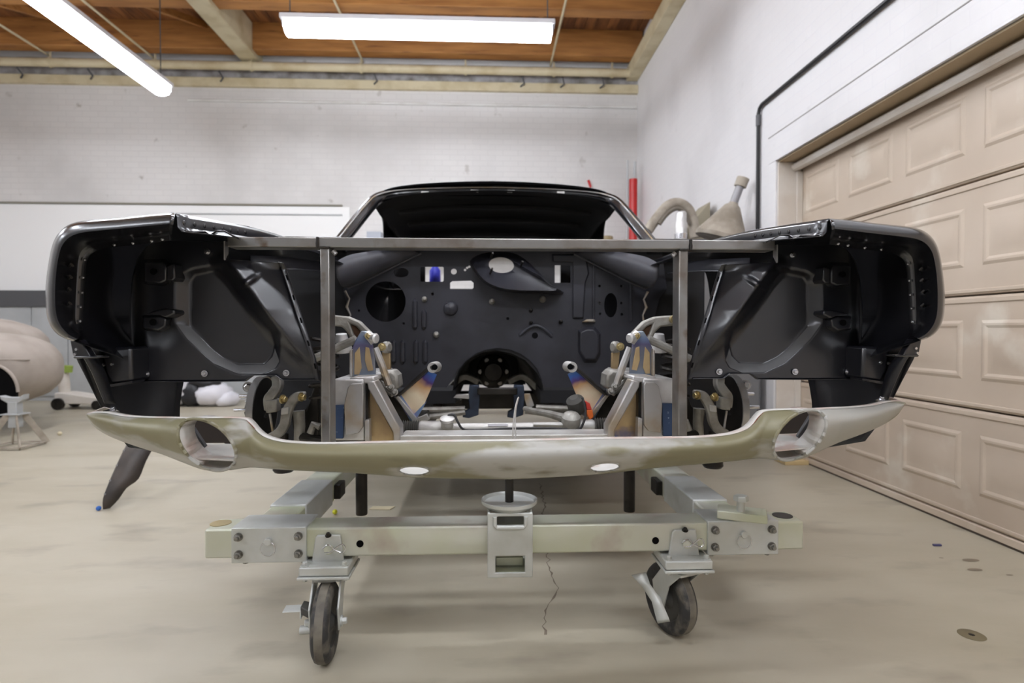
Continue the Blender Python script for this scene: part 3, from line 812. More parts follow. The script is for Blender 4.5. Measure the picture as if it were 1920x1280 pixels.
def fw3(c, Y=YW):
    p = W(c[0], c[1], Y); p.y = Y + c[2]; return p
me = holed_plate(outer, holes, fw3, 0.004)
fw = finish(bpy.data.objects.new('firewall', me), M_fire, car)
def fpatch(pl, Y, dep, nm, k=0.75, mt=None, bev=0.004, parent=None):   # a pressed shape standing proud of the firewall
    n = len(pl); cx = sum(p[0] for p in pl) / n; cy = sum(p[1] for p in pl) / n
    a = [W(x, y, Y) for x, y in pl]; b = [W(cx + (x - cx) * k, cy + (y - cy) * k, Y - dep) for x, y in pl]
    return MB().add(a + b, [tuple(range(n, 2 * n))] + [(i, (i+1) % n, n + (i+1) % n, n + i) for i in range(n)]).build(nm, mt or M_fire, parent or fw, bevel=bev)
# air box with its oval mouth
oo = smooth_path([(p[0], p[1], 0) for p in [(881,490),(893,480),(912,474),(945,472),(975,480),(1005,505),(1036,536),(1059,551),(1010,550),(965,548),(930,541),(905,527),(890,508)]], 4, True)
oo = resample(oo + [oo[0]], 49)[:-1]
hh = ell(940, 497, 24, 15, 5, 48)
def ang(p): return math.atan2(p[1] - 497, p[0] - 940)
oo = sorted([(p.x, p.y) for p in oo], key=ang); hh = sorted(hh, key=ang)
rows = []
for t in (0, .06, .14, .3, .5, .7, .88, 1.0):
    g = []
    for o_, h_ in zip(oo, hh):
        k = min(1, max(0, (o_[1] - 488) / 34))
        d = k * .14 * min(1, t / .14) * (1 - .55 * t) + (1 - k) * .063 * t
        g.append(W(o_[0] * (1 - t) + h_[0] * t, o_[1] * (1 - t) + h_[1] * t, YW - .003 - d))
    rows.append(g)
rows.append([W(h_[0], h_[1], YW - .04) for h_ in hh])
MB().grid(rows, cyc=True).build('air_box', M_fire, fw, solid=0.002, angle=60)
for x, y in ((922, 478), (978, 494), (921, 507)):
    mm = MB(); mm.tube([W(x - 2, y + 6, YW - .09), W(x + 2, y - 4, YW - .13)], .005, 6); mm.build('stud', M_dark, fw)
# pressed ribs low on the left
for x, y0, y1 in ((778, 560, 618), (795, 580, 618), (738, 637, 682), (755, 637, 682), (780, 637, 682), (797, 637, 682)):
    mm = MB(); mm.tube([W(x, y0, YW - .002), W(x, y0 + 5, YW - .006), W(x, y1 - 5, YW - .006), W(x, y1, YW - .002)], [.004, .012, .012, .004], 8); mm.build('pressed_rib', M_fire, fw)
mm = MB(); mm.lathe([(.034, 0), (.030, .016), (.018, .026), (0, .03)], W(845, 578, YW - .002), (0, -1, 0), 20); mm.build('pressed_dome', M_fire, fw)
for x, y, r in ((796, 562, .013), (922, 566, .013), (1017, 562, .015), (995, 583, .009), (1051, 604, .010), (818, 628, .014), (995, 606, .008)):
    mm = MB(); mm.lathe([(r, 0), (r, .012), (r * .6, .022), (0, .024)], W(x, y, YW - .002), (0.1, -1, 0.35), 12); mm.build('grommet', M_cast if r > .012 else M_dark, fw)
fpatch([(1035,476),(1098,476),(1105,512),(1098,530),(1094,598),(1074,598),(1074,540),(1074,490),(1036,490)], YW - .002, .012, 'brace_plate', .96)
fpatch([(1100,598),(1115,598),(1117,604),(1090,604)], YW - .004, .02, 'brace_foot', .8, M_plate)
fpatch([(1118,486),(1180,500),(1182,602),(1118,600)], YW - .001, .003, 'column_plate', .985) if False else None
for x in (1113, 1183):
    mm = MB(); mm.bar([W(x, 488, YW - .004), W(x, 602, YW - .004)], .012, .008, (0, 1, 0)); mm.build('seam_rib', M_fire, fw, bevel=.003)
fpatch([(1084,618),(1100,611),(1115,612),(1126,625),(1126,665),(1118,680),(1095,680),(1084,660)], YW - .002, .03, 'pedal_bulge', .8)
mm = MB(); mm.tube(smooth_path([W(975, 628, YW - .004), W(990, 615, YW - .01), (W(1005, 610, YW - .012)), W(1020, 616, YW - .01), W(1035, 630, YW - .004)], 4), .008, 8); mm.build('pressed_arc', M_fire, fw)
# side closing plates, toe board, tunnel and floor behind
for s in (-1, 1):
    a, b = sorted((X0 + s * 0.66, X0 + s * 0.985))
    MB().box((a, YW + .01, 0.60), (b, YW + .03, 1.30)).build('cowl_side', M_int, car)
    # swept cowl corners above the firewall
    q0 = [W(x, y, Y) for x, y, Y in ((628, 492, 2.45), (655, 478, 2.5), (700, 470, 2.56), (760, 462, 2.64))]
    q1 = [W(x, y, Y) for x, y, Y in ((632, 520, 2.46), (664, 512, 2.52), (715, 492, 2.58), (775, 470, 2.66))]
    q2 = [W(x, y, Y) for x, y, Y in ((640, 536, 2.52), (668, 528, 2.58), (722, 502, 2.64), (785, 474, 2.69))]
    q3 = [W(x, y, Y) for x, y, Y in ((652, 540, 2.66), (676, 530, 2.68), (730, 504, 2.69), (790, 475, 2.695))]
    mm = MB(); mm.grid([[S(s, (X0 - p.x, p.y, p.z)) for p in smooth_path(q, 4)] for q in (q0, q1, q2, q3)])
    mm.build('cowl_corner', M_cowl, car, solid=0.002, angle=60)
    mm = MB(); mm.tube([S(s, (X0 - p.x, p.y - .006, p.z)) for p in smooth_path(q3, 3)], .006, 6); mm.build('cowl_seam', M_cowl, car)
    # torn seam flange at the firewall side
    e = [(647, 545), (655, 560), (650, 575), (657, 590), (655, 606)]
    mm = MB(); mm.tube([S(s, L(x, y, YW - .03)) for x, y in e], [.006, .004, .007, .004, .006], 6); mm.build('torn_flange', M_plate, car)
tun = []
for Y in (2.68, 3.2, 4.0, 4.8):
    k = 1 if Y < 3 else .8
    tun.append([Vector((X0 + r * math.cos(a), Y, 0.66 + .20 * k * math.sin(a))) for a in [math.pi * i / 12 for i in range(13)] for r in (0.20 * (1 if Y > 2.7 else 1.05),)])
MB().grid(tun).build('transmission_tunnel', M_int, car, solid=0.003, angle=60)
m = MB()
for s in (-1, 1): m.box(*[tuple(f(a, b) for a, b in zip(p, q)) for f, p, q in ((min, S(s, (.2, 2.7, .60)), S(s, (.96, 5.6, .66))), (max, S(s, (.2, 2.7, .60)), S(s, (.96, 5.6, .66))))])
m.build('floor_pan', M_int, car)
MB().box((X0 - .95, 5.25, 0.52), (X0 + .95, 5.28, 1.315)).build('rear_bulkhead', M_int, car)
MB().box((X0 - .26, 4.7, 0.50), (X0 + .26, 4.72, 0.9)).build('tunnel_end', M_int, car)
for s in (-1, 1):
    a, b = sorted((X0 + s * .61, X0 + s * .95))
    MB().box((a, 5.2, 1.315), (b, 5.23, 1.72)).build('rear_window_post', M_int, car)
    MB().box(*[tuple(f(p, q) for p, q in zip(S(s, L(500, 702, 2.28)), S(s, L(634, 834, 2.30)))) for f in (min, max)]).build('inner_shield', M_int, car)
for s in (-1, 1):
    a, b = sorted((X0 + s * .955, X0 + s * .985))
    MB().box((a, 2.62, 0.56), (b, 6.3, 0.70)).build('rocker_panel', M_gloss, car, bevel=.02)
    m = MB(); m.grid([[S(s, (u, Y, z)) for Y in (3.95, 4.4, 5.0, 5.6, 6.3)] for u, z in ((.985, .70), (1.0, .9), (.99, 1.1), (.95, 1.26), (.90, 1.46))])
    m.build('quarter_panel', M_gloss, car, solid=.002, angle=60)
    a, b = sorted((X0 + s * .30, X0 + s * .42))
    MB().box((a, 2.3, 0.50), (b, 6.0, 0.60)).build('frame_rail', M_dark, car, bevel=.006)
MB().box((X0 - .95, 6.25, 0.70), (X0 + .95, 6.3, 1.2)).build('tail_panel', M_gloss, car, bevel=.01)

# windshield frame, roof, pillars
AP = [L(624, 452, 2.72), L(640, 432, 2.80), L(660, 407, 2.93), L(680, 383, 3.07), L(696, 367, 3.17), L(713, 359, 3.22), L(740, 353.5, 3.26), L(790, 349.5, 3.29), L(860, 347, 3.31), L(925, 346.2, 3.315)]
half = smooth_path(AP, 4)
full = [S(-1, p) for p in half] + [S(1, p) for p in reversed(half)][1:]
cen = Vector((X0, 3.0, 1.2))
m = MB(); rows = []
for p in full:
    r = (Vector((p.x - cen.x, 0, p.z - cen.z))).normalized()
    rows.append([p + r * a + Vector((0, b, 0)) for a, b in ((0, 0), (-.012, -.004), (-.020, .012), (-.034, .014), (-.044, .028), (-.052, .05))])
m.grid(rows)
ws = m.build('windshield_frame', M_gloss, car, solid=.003, angle=50)
m = MB(); m.tube([p + (Vector((p.x - cen.x, 0, p.z - cen.z))).normalized() * -.016 + Vector((0, -.004, 0)) for p in full], .004, 6)
m.build('frame_bead', M_plate, ws)
for x, y in ((797, 361.5), (890, 359), (958, 359.5), (1051, 361.5)):
    MB().box(*[(W(x - 7, y + 2, 3.30).x, 3.285, W(x, y + 2, 3.3).z), (W(x + 7, y - 2, 3.30).x, 3.295, W(x, y - 2, 3.3).z)]).build('header_clip', M_alu, ws)
rows = []
for Y, dz, k in ((3.25, .004, .99), (3.5, .012, 1.01), (3.9, .01, 1.03), (4.4, -.01, 1.05), (5.0, -.07, 1.06)):
    rows.append([Vector((X0 + (p.x - X0) * k, Y + (p.y - 3.31) * .2, p.z + dz - (.0 if i else 0))) for i, p in enumerate(full) if p.z > 1.66])
roof = MB().grid(rows).build('roof_skin', M_gloss, car, solid=.002, angle=60)
rows = [[p + Vector((0, 0, -.05 - .01 * (j == 1))) for p in g] for j, g in enumerate(rows)]
MB().grid(rows).build('headliner', M_int, roof, solid=.002, angle=60)
for Y in (3.62, 4.05, 4.5):
    MB().bar([(X0 + x, Y, 1.712 - .12 * (x / .62) ** 4 * .3 - (0.02 if Y > 4.3 else 0)) for x in (-.60, -.3, 0, .3, .60)], .05, .03).build('roof_bow', M_int, roof, bevel=.008)
for s in (-1, 1):
    fr = [L(702, 384, 3.45), L(710, 395, 3.65), L(716, 408, 3.85), L(719, 424, 4.05), L(720, 445, 4.2), L(722, 480, 4.25), L(724, 520, 4.25)]
    bk = [Vector((p.x - .02 + .02 * i, 5.05 + .02 * i, p.z - .01)) for i, p in enumerate(fr)]
    m = MB(); m.grid([[S(s, a.lerp(b, t)) for t in (0, .1, .3, .6, 1)] for a, b in zip(smooth_path(fr, 3), smooth_path(bk, 3))])
    m.build('rear_pillar', M_int, roof, solid=.01, angle=60)
    # black cowl shelf where the pillar lands
    a, b = sorted((X0 + s * .70, X0 + s * .96))
    MB().box((a, 2.6, 1.30), (b, 2.75, 1.36)).build('cowl_end', M_gloss, car, bevel=.01)
MB().box((X0 - .72, 2.55, 1.315), (X0 + .72, 2.74, 1.345)).build('cowl_top', M_fire, car, bevel=.01)

# ---------------------------------------------------------------- front subframe and suspension
T_mount = {}
M_bluedge = mat('blued_weld_edge', (120, 146, 182), .34, .5, col2=(116, 100, 150), scale=26)
for s in (-1, 1):
    o_ = S(s, L(812, 690, 1.86)); e_ = S(s, L(768, 782, 1.86))
    T_mount[s] = heat_tint('heat_tinted_mount_%d' % s, (200, 180, 150),
        [(0.0, (120, 150, 176)), (.17, (70, 110, 190)), (.27, (88, 62, 120)), (.36, (206, 162, 116)), (.58, (240, 224, 194)), (.82, (226, 204, 172)), (.92, (170, 150, 160)), (1.0, (120, 146, 186))],
        (e_ - o_).normalized(), o_, (e_ - o_).length)
    t0_ = S(s, L(682, 618, 1.72)); t1_ = S(s, L(682, 706, 1.72))
    T_mount[s, 't'] = heat_tint('heat_tinted_tower_%d' % s, (150, 150, 150),
        [(0.0, (150, 160, 168)), (.2, (120, 136, 168)), (.34, (104, 100, 132)), (.5, (118, 120, 132)), (.8, (128, 130, 136)), (1.0, (110, 122, 140))],
        (t1_ - t0_).normalized(), t0_, (t1_ - t0_).length)
def pl3(s, pl, Y, th, nm, mt, par, bev=.002):
    return MB().prism([S(s, L(x, y, Y)) for x, y in pl], (0, th, 0)).build(nm, mt, par, bevel=bev)
def rod(s, pts, r, nm, mt, par, n=10, k=0):
    q = [S(s, L(*p)) for p in pts]
    return MB().tube(smooth_path(q, k) if k else q, r, n).build(nm, mt, par)
for s in (-1, 1):
    horn = pl3(s, [(620, 712), (681, 711), (683, 722), (683, 826), (620, 826)], 1.61, .50, 'frame_horn', M_steelb, car, .004)
    pl3(s, [(652, 726), (658, 720), (678, 718), (681, 724), (680, 800), (672, 812), (648, 816), (645, 760)], 1.59, .02, 'horn_plate', M_plate, horn)
    pl3(s, [(622, 760), (645, 759), (643, 822), (622, 822)], 1.598, .012, 'blue_label', M_blue, horn, .001)
    pl3(s, [(684, 716), (690, 716), (691, 800), (684, 800)], 1.63, .3, 'seam_strip', M_dark, horn)
    pl3(s, [(655, 708), (700, 706), (704, 714), (690, 719), (655, 716)], 1.62, .32, 'horn_cap', M_steelb, horn, .004)
    # sloping leg and its web
    leg = pl3(s, [(688, 716), (702, 714), (750, 803), (750, 828), (738, 828), (737, 810), (690, 728)], 1.60, .07, 'sloping_leg', M_plate, horn, .004)
    pl3(s, [(690, 726), (700, 742), (738, 812), (738, 828), (694, 828), (694, 785)], 1.655, .006, 'leg_web', M_tan, horn)
    pl3(s, [(683, 788), (692, 786), (693, 828), (684, 828)], 1.602, .03, 'leg_foot', M_plate, horn)
    # shock tower
    tow = pl3(s, [(657, 706), (657, 658), (667, 636), (677, 620), (688, 621), (697, 640), (703, 672), (704, 706)], 1.72, .012, 'shock_tower', T_mount[s, 't'], car, .003)
    pl3(s, [(665, 662), (674, 650), (678, 690), (673, 702), (664, 702)], 1.717, .003, 'tower_insert', M_tan, tow, .001)
    pl3(s, [(685, 650), (692, 652), (700, 694), (690, 696), (684, 676)], 1.717, .003, 'tower_insert', M_tan, tow, .001)
    pl3(s, [(655, 706), (655, 658), (659, 654), (660, 706)], 1.70, .12, 'tower_side', M_plate, tow)
    rod(s, [(703, 652, 1.73), (716, 684, 1.73), (729, 722, 1.73)], .011, 'tower_strut', M_plate, tow, 8)
    rod(s, [(687, 624, 1.72), (703, 640, 1.72)], [.012, .016], 'strut_head', M_steelb, tow)
    mm = MB(); mm.lathe([(0, 0), (.012, 0), (.015, .004), (.015, .016), (.010, .02), (0, .02)], S(s, L(697, 634, 1.715)), (-s, -.6, 0), 18); mm.build('pivot_bush', M_steelb, tow)
    mm = MB(); bolt(mm, S(s, L(691, 630, 1.712)), (-s * .3, -1, 0), .007, .012); mm.build('pivot_bolt', M_brass, tow)
    # second pivot behind
    mm = MB(); mm.lathe([(0, 0), (.016, 0), (.02, .006), (.02, .02), (.013, .026), (0, .026)], S(s, L(719, 651, 1.95)), (-s, -.5, 0), 18); mm.build('rear_pivot', M_cast, tow)
    mm = MB(); bolt(mm, S(s, L(716, 650, 1.92)), (-s * .2, -1, 0), .009, .014); mm.build('pivot_bolt', M_brass, tow)
    pl3(s, [(716, 660), (731, 662), (732, 700), (724, 704), (718, 684)], 1.95, .02, 'rear_post', M_tan, tow)
    pl3(s, [(700, 698), (735, 694), (745, 704), (748, 730), (735, 732), (725, 718), (702, 712)], 1.80, .10, 'tower_casting', M_cast, tow, .008)
    rod(s, [(708, 716, 1.76), (738, 738, 1.74)], .012, 'adjuster_sleeve', M_cast, tow, 10)
    for x, y in ((733, 726), (740, 735)):
        mm = MB(); bolt(mm, S(s, L(x, y, 1.73)), (0, -1, .2), .007, .012); mm.build('adjuster_bolt', M_cast, tow)
    # upper control arm
    arm = pl3(s, [(606, 590), (632, 591), (652, 593), (674, 602), (690, 618), (706, 634), (700, 642), (684, 630), (668, 612), (655, 606), (662, 626), (668, 634), (660, 641), (650, 622), (640, 612), (606, 610)], 1.80, .03, 'upper_control_arm', M_cast, car, .005)
    pl3(s, [(655, 606), (668, 612), (684, 628), (668, 634), (662, 626)], 1.815, .004, 'arm_web', mat('rusty_brown_steel_%d' % s, (104, 78, 60), .6, .5), arm)
    rod(s, [(585, 674, 1.74), (612, 662, 1.74), (640, 648, 1.74), (668, 636, 1.735)], .0125, 'arm_link', M_cast, arm, 10)
    mm = MB(); mm.lathe([(0, 0), (.018, 0), (.022, .02), (.034, .05), (.034, .06), (0, .06)], S(s, L(640, 626, 1.95)), (0, .2, -1), 18); mm.build('ball_joint', M_steelb, arm)
    mm = MB(); mm.lathe([(0, 0), (.013, 0), (.013, .02), (0, .02)], S(s, L(617, 598, 1.79)), (0, -1, 0), 14); mm.build('arm_bush', M_brass, arm)
    # coil and dark bits behind the uprights
    cs = [S(s, (L(608, 690, 1.95) + Vector((.045 * math.cos(t), .045 * math.sin(t), .10 - .2 * t / 31.4)))) for t in [k * .4 for k in range(79)]]
    MB().tube(cs, .007, 6).build('coil_spring', M_dark, arm)
    # engine mount: tinted plate, raised edges, tube boss
    mt = pl3(s, [(746, 746), (806, 694), (819, 702), (792, 766), (776, 790), (768, 786)], 1.86, .006, 'engine_mount', T_mount[s], car, .001)
    pl3(s, [(744, 746), (752, 740), (776, 776), (800, 752), (790, 770), (776, 792), (768, 787)], 1.858, .004, 'blued_border', M_bluedge, mt, .0005)
    rod(s, [(744, 744, 1.845), (772, 718, 1.845), (806, 688, 1.845)], .0055, 'mount_edge', M_dark, mt, 6)
    pl3(s, [(741, 744), (746, 741), (782, 786), (777, 794)], 1.84, .05, 'mount_edge', M_plate, mt, .001)
    pl3(s, [(741, 745), (745, 740), (808, 683), (806, 690)], 1.84, .05, 'mount_edge', M_dark, mt, .001)
    mm = MB(); mm.lathe([(.0075, -.03), (.0165, -.03), (.0175, -.025), (.0175, .025), (.0165, .03), (.0075, .03), (.0075, -.03)], S(s, L(815, 688, 1.865)), (s * -.15, 1, 0), 20); mm.build('mount_boss', M_alu, mt)
    mm = MB(); mm.lathe([(.0095, 0), (.0095, .002), (0, .002)], S(s, L(815, 688, 1.834)), (0, -1, 0), 14); mm.build('mount_bore', M_hole, mt)
    pl3(s, [(704, 716), (716, 714), (774, 786), (768, 800), (745, 792)], 1.90, .06, 'mount_pad', M_dark, mt, .004)
    pl3(s, [(756, 774), (772, 788), (800, 776), (806, 786), (788, 796), (752, 796)], 1.91, .02, 'mount_foot', M_plate, mt, .002)
    # hub, rotor and knuckle
    hc = L(492, 768, 2.05); hub = MB()
    hub.lathe([(.03, .012), (.112, .012), (.115, .008), (.115, -.008), (.112, -.012), (.03, -.012), (.03, .012)], S(s, hc), (1, 0, 0), 40)
    rot = hub.build('brake_rotor', M_dark, car)
    mm = MB(); mm.lathe([(0, -.05), (.03, -.05), (.034, -.02), (.055, -.016), (.055, .0), (0, .0)], S(s, hc), (-s, 0, 0), 24); mm.build('hub', M_dark, rot)
    mm = MB(); mm.lathe([(.113, .011), (.1185, .011), (.1185, -.011), (.113, -.011)], S(s, hc), (1, 0, 0), 40); mm.build('rotor_edge', M_plate, rot)
    for k in range(5):
        a = k * 2 * math.pi / 5 + .5
        c = hc + Vector((.02, .05 * math.cos(a), .05 * math.sin(a)))
        mm = MB(); mm.tube([S(s, c), S(s, c + Vector((.055, 0, 0)))], .006, 8); mm.build('wheel_stud', M_chrome, rot)
    kn = MB()
    kn.bar([S(s, p) for p in smooth_path([L(574, 742, 1.93), L(556, 744, 1.92), L(545, 758, 1.92), L(538, 775, 1.92), L(534, 795, 1.92), L(524, 810, 1.92), L(508, 820, 1.92)], 4)], .03, .026, (0, 1, 0))
    kn = kn.build('steering_knuckle', M_cast, rot, bevel=.004)
    pl3(s, [(527, 765), (541, 763), (540, 776), (526, 778)], 1.90, .05, 'knuckle_lug', M_alu, rot, .003)
    mm = MB(); mm.bar([S(s, p) for p in smooth_path([L(520, 706, 1.96), L(521, 724, 1.95), L(512, 738, 1.94), L(505, 748, 1.94), L(507, 768, 1.94)], 4)], .03, .035, (0, 1, 0)); mm.build('caliper_bracket', M_cast, rot, bevel=.004)
    pl3(s, [(496, 750), (519, 748), (519, 772), (498, 775)], 1.92, .04, 'caliper_block', M_cast, rot, .005)
    for x, y in ((529, 748), (564, 744)):
        mm = MB(); bolt(mm, S(s, L(x, y, 1.91)), (-s, -.4, 0), .010, .016); mm.build('knuckle_bolt', M_brass, rot)
    rod(s, [(506, 775, 1.93), (510, 800, 1.93), (512, 812, 1.93)], .004, 'bleed_rod', M_plate, rot, 6)
    pl3(s, [(545, 775), (572, 768), (590, 720), (598, 720), (598, 828), (552, 828)], 2.02, .08, 'lower_link', M_dark, rot, .01)
    rod(s, [(560, 770, 1.97), (562, 800, 1.97), (560, 826, 1.97)], [.02, .018, .016], 'shock_body', M_cast, rot, 12)
    rod(s, [(582, 812, 1.90), (588, 795, 1.90), (600, 800, 1.90)], .012, 'tie_rod_end', M_cast, rot, 10)
    mm = MB(); bolt(mm, S(s, L(466, 725, 2.0)), (-s * .2, -1, 0), .012, .02); mm.build('outer_bolt', M_chrome, rot)
    mm = MB(); b_ = S(s, L(532, 884, 2.0)); mm.lathe([(0, 0), (.03, 0), (.036, .008), (.034, .022), (.016, .03), (.016, .13), (0, .13)], b_, (0, 0, 1), 18); mm.build('lower_ball_joint', M_dark, rot)
    # lower wishbone behind
    rod(s, [(560, 818, 1.98), (640, 832, 1.85), (700, 834, 1.80)], .016, 'lower_arm', M_dark, rot, 10)

# crossmember, steering rack, centre pieces (these are not mirrored)
xm = MB().box((W(748, 815, 1.62).x, 1.62, W(900, 832, 1.62).z), (W(1152, 815, 1.62).x, 1.74, W(900, 819, 1.62).z)).build('front_crossmember', M_alu, car, bevel=.004)
MB().box((W(748, 815, 1.615).x, 1.612, W(900, 827, 1.612).z), (W(1152, 815, 1.615).x, 1.622, W(900, 816, 1.612).z)).build('crossmember_lip', M_alu, xm, bevel=.002)
rk = MB(); YR = 1.80
rk.tube([W(786, 803, YR), W(790, 803, YR), W(838, 804, YR), W(846, 804, YR)], [.020, .0245, .0245, .020], 18)
rk.tube([W(846, 803, YR), W(1062, 801, YR)], .017, 14)
rk.tube([W(1062, 800, YR), W(1066, 800, YR), W(1110, 799, YR), W(1114, 799, YR)], [.018, .0225, .0225, .019], 18)
rk = rk.build('steering_rack', M_alu, car)
for x0, x1, yc in ((750, 786, 803), (1114, 1156, 798)):
    pts = []; rr = []
    n = 18
    for k in range(n + 1):
        pts.append(W(x0 + (x1 - x0) * k / n, yc, YR)); rr.append(.026 if k % 2 else .0195)
    MB().tube(pts, rr, 18).build('rack_bellows', M_rubber, rk)
mm = MB(); mm.lathe([(0, 0), (.018, 0), (.019, .004), (.019, .018), (.0225, .022), (.0225, .03), (.010, .034), (0, .034)], W(839, 800, YR - .03), (0, -.35, 1), 20); mm.build('rack_cap', M_alu, rk)
mm = MB(); mm.tube(smooth_path([W(838, 786, YR - .03), W(842, 778, YR - .03), W(852, 778, YR - .03), W(858, 790, YR - .035), W(868, 804, YR - .035), W(890, 806, YR - .035), W(960, 803, YR - .035), W(1040, 803, YR - .035), W(1082, 806, YR - .035), W(1094, 792, YR - .035), W(1098, 770, YR - .03), W(1092, 745, YR - .02)], 5), .0038, 8); mm.build('rack_hose', M_blackpipe, rk)
mm = MB(); mm.tube([W(1000, 795, YR - .02), W(1060, 796, YR - .02), W(1100, 790, YR)], .006, 8); mm.build('rack_line', M_alu, rk)
mm = MB(); mm.lathe([(0, 0), (.026, 0), (.03, .01), (.03, .035), (.022, .045), (.012, .05), (0, .05)], W(1070, 800, YR - .01), (0, -.3, 1), 20); mm.build('tie_rod_joint', M_cast, rk)
mm = MB(); mm.tube([W(1065, 785, YR), W(1030, 776, YR + .1), W(1000, 770, YR + .2), W(985, 766, YR + .3)], [.014, .012, .010, .010], 10); mm.build('input_shaft', M_cast, rk)
mm = MB(); mm.lathe([(0, 0), (.02, 0), (.03, .02), (.028, .05), (.014, .06), (0, .06)], W(1085, 772, YR + .04), (-.4, -.5, 1), 18); mm.build('rack_boot', M_rubber, rk)
rp = MB().prism([W(x, y, 1.83) for x, y in [(1098, 752), (1106, 756), (1110, 768), (1100, 768)]], (0, .03, 0)).build('red_clip', M_redp, rk, bevel=.002)
MB().prism([W(x, y, 1.83) for x, y in [(1099, 768), (1111, 768), (1113, 782), (1106, 788), (1101, 778)]], (0, .03, 0)).build('orange_clip', M_orange, rk, bevel=.002)
MB().box((W(915, 792, YR).x, YR - .019, W(915, 797, YR).z), (W(952, 792, YR).x, YR - .016, W(915, 793, YR).z)).build('rack_label', M_plastic, rk)
# transmission crossmember far behind
YX = 2.55
tx = MB(); tx.bar([W(895, 733, YX), W(970, 733, YX)], .03, .03)
tx = tx.build('rear_crossmember', M_dark, car, bevel=.004)
M_bluest = mat('blued_steel', (70, 80, 98), .35, .8, col2=(48, 52, 64), scale=9)
for x in (889, 973):
    MB().prism([W(x + a, y, YX) for a, y in ((-9, 722), (9, 722), (11, 740), (8, 778), (-10, 784), (-22, 782), (-20, 772), (-9, 766), (-11, 740))], (0, .04, 0)).build('crossmember_bracket', M_bluest, tx, bevel=.003)
MB().prism([W(x, y, YX) for x, y in [(880, 738), (855, 740), (850, 746), (880, 748)]], (0, .03, 0)).build('bracket_foot', M_plate, tx, bevel=.002)
MB().prism([W(x, y, YX) for x, y in [(982, 738), (994, 738), (1002, 760), (990, 768), (984, 750)]], (0, .03, 0)).build('bracket_foot', M_plate, tx, bevel=.002)
for a, b, r in (((790, 768), (872, 766), .012), ((800, 782), (872, 772), .013), ((1005, 763), (1075, 766), .012), ((985, 770), (1060, 780), .012)):
    mm = MB(); mm.tube([W(a[0], a[1], YX - .05), W(b[0], b[1], YX - .05)], r, 8); mm.build('trailing_rod', M_cast, tx)
for a, b in (((806, 748), (866, 748)), ((1010, 742), (1080, 738))):
    mm = MB(); mm.tube([W(a[0], a[1], 3.0), W(b[0], b[1], 3.0)], .02, 8); mm.build('exhaust_stub', M_dark, tx)
MB().box((W(735, 750, 3.2).x, 3.2, .505), (W(1135, 750, 3.2).x, 3.3, .598)).build('underbody_crossmember', M_dark, car, bevel=.01)
tr = MB(); tr.lathe([(0, -.03), (.045, -.03), (.055, 0), (.085, .02), (.095, .06), (.0, .06)], W(925, 697, 3.1), (0, 1, 0), 24)
tr = tr.build('driveshaft_yoke', M_dark, car)
for k in range(6):
    a = k * math.pi / 3
    mm = MB(); bolt(mm, W(925, 697, 3.1) + Vector((.07 * math.cos(a), .012, .07 * math.sin(a))), (0, -1, 0), .008, .014); mm.build('flange_bolt', M_plate, tr)
for s in (-1, 1):
    mm = MB(); q = [W(925 + s * x, y, 3.0) for x, y in ((28, 716), (50, 706), (66, 712), (84, 728), (110, 738))]
    mm.bar(smooth_path(q, 4), .03, .04, (0, 1, 0)); mm.build('tunnel_brace', M_cast, tr, bevel=.004)
# subframe stubs down to the dolly
for s in (-1, 1):
    a, b = sorted((X0 + s * .35, X0 + s * .41))
    MB().box((a, 1.95, .50), (b, 2.35, .62)).build('frame_kick', M_dark, car, bevel=.006)

# ================================================================== THE DOLLY
YD = 1.70
zD1, zD0 = W(500, 991, YD).z, W(500, 1046, YD).z
xa, xb = W(383, 1015, YD).x, W(1507, 1015, YD).x
dol = thing('body_dolly', (X0, 3.3, 0.0), 'zinc plated steel dolly on swivel casters carrying the car shell', 'dolly')
bar_out = [(xa, zD0), (xb, zD0), (xb, zD1), (xa, zD1)]
bholes = [(W(675, 1019, YD).x, W(675, 1019, YD).z), (W(1229, 1013, YD).x, W(1229, 1013, YD).z)]
cbm = MB().box((xa, YD, zD0), (xb, YD + .10, zD1)).build('cross_beam', M_zinc, dol, bevel=.006)
for x, z in bholes:
    mm = MB(); mm.lathe([(.0105, 0), (.0105, .0015), (0, .0015)], (x, YD, z), (0, -1, 0), 20); mm.build('drilled_hole', M_hole, cbm)
for x in (412, 1481):
    p = WZ(x, 982 if x < 900 else 975, zD1)
    mm = MB(); mm.lathe([(.03, 0), (.03, .0012), (0, .0012)], (p.x, YD + .055, zD1), (0, 0, 1), 24); mm.build('slot_hole', M_dark if x > 900 else M_brass, cbm)
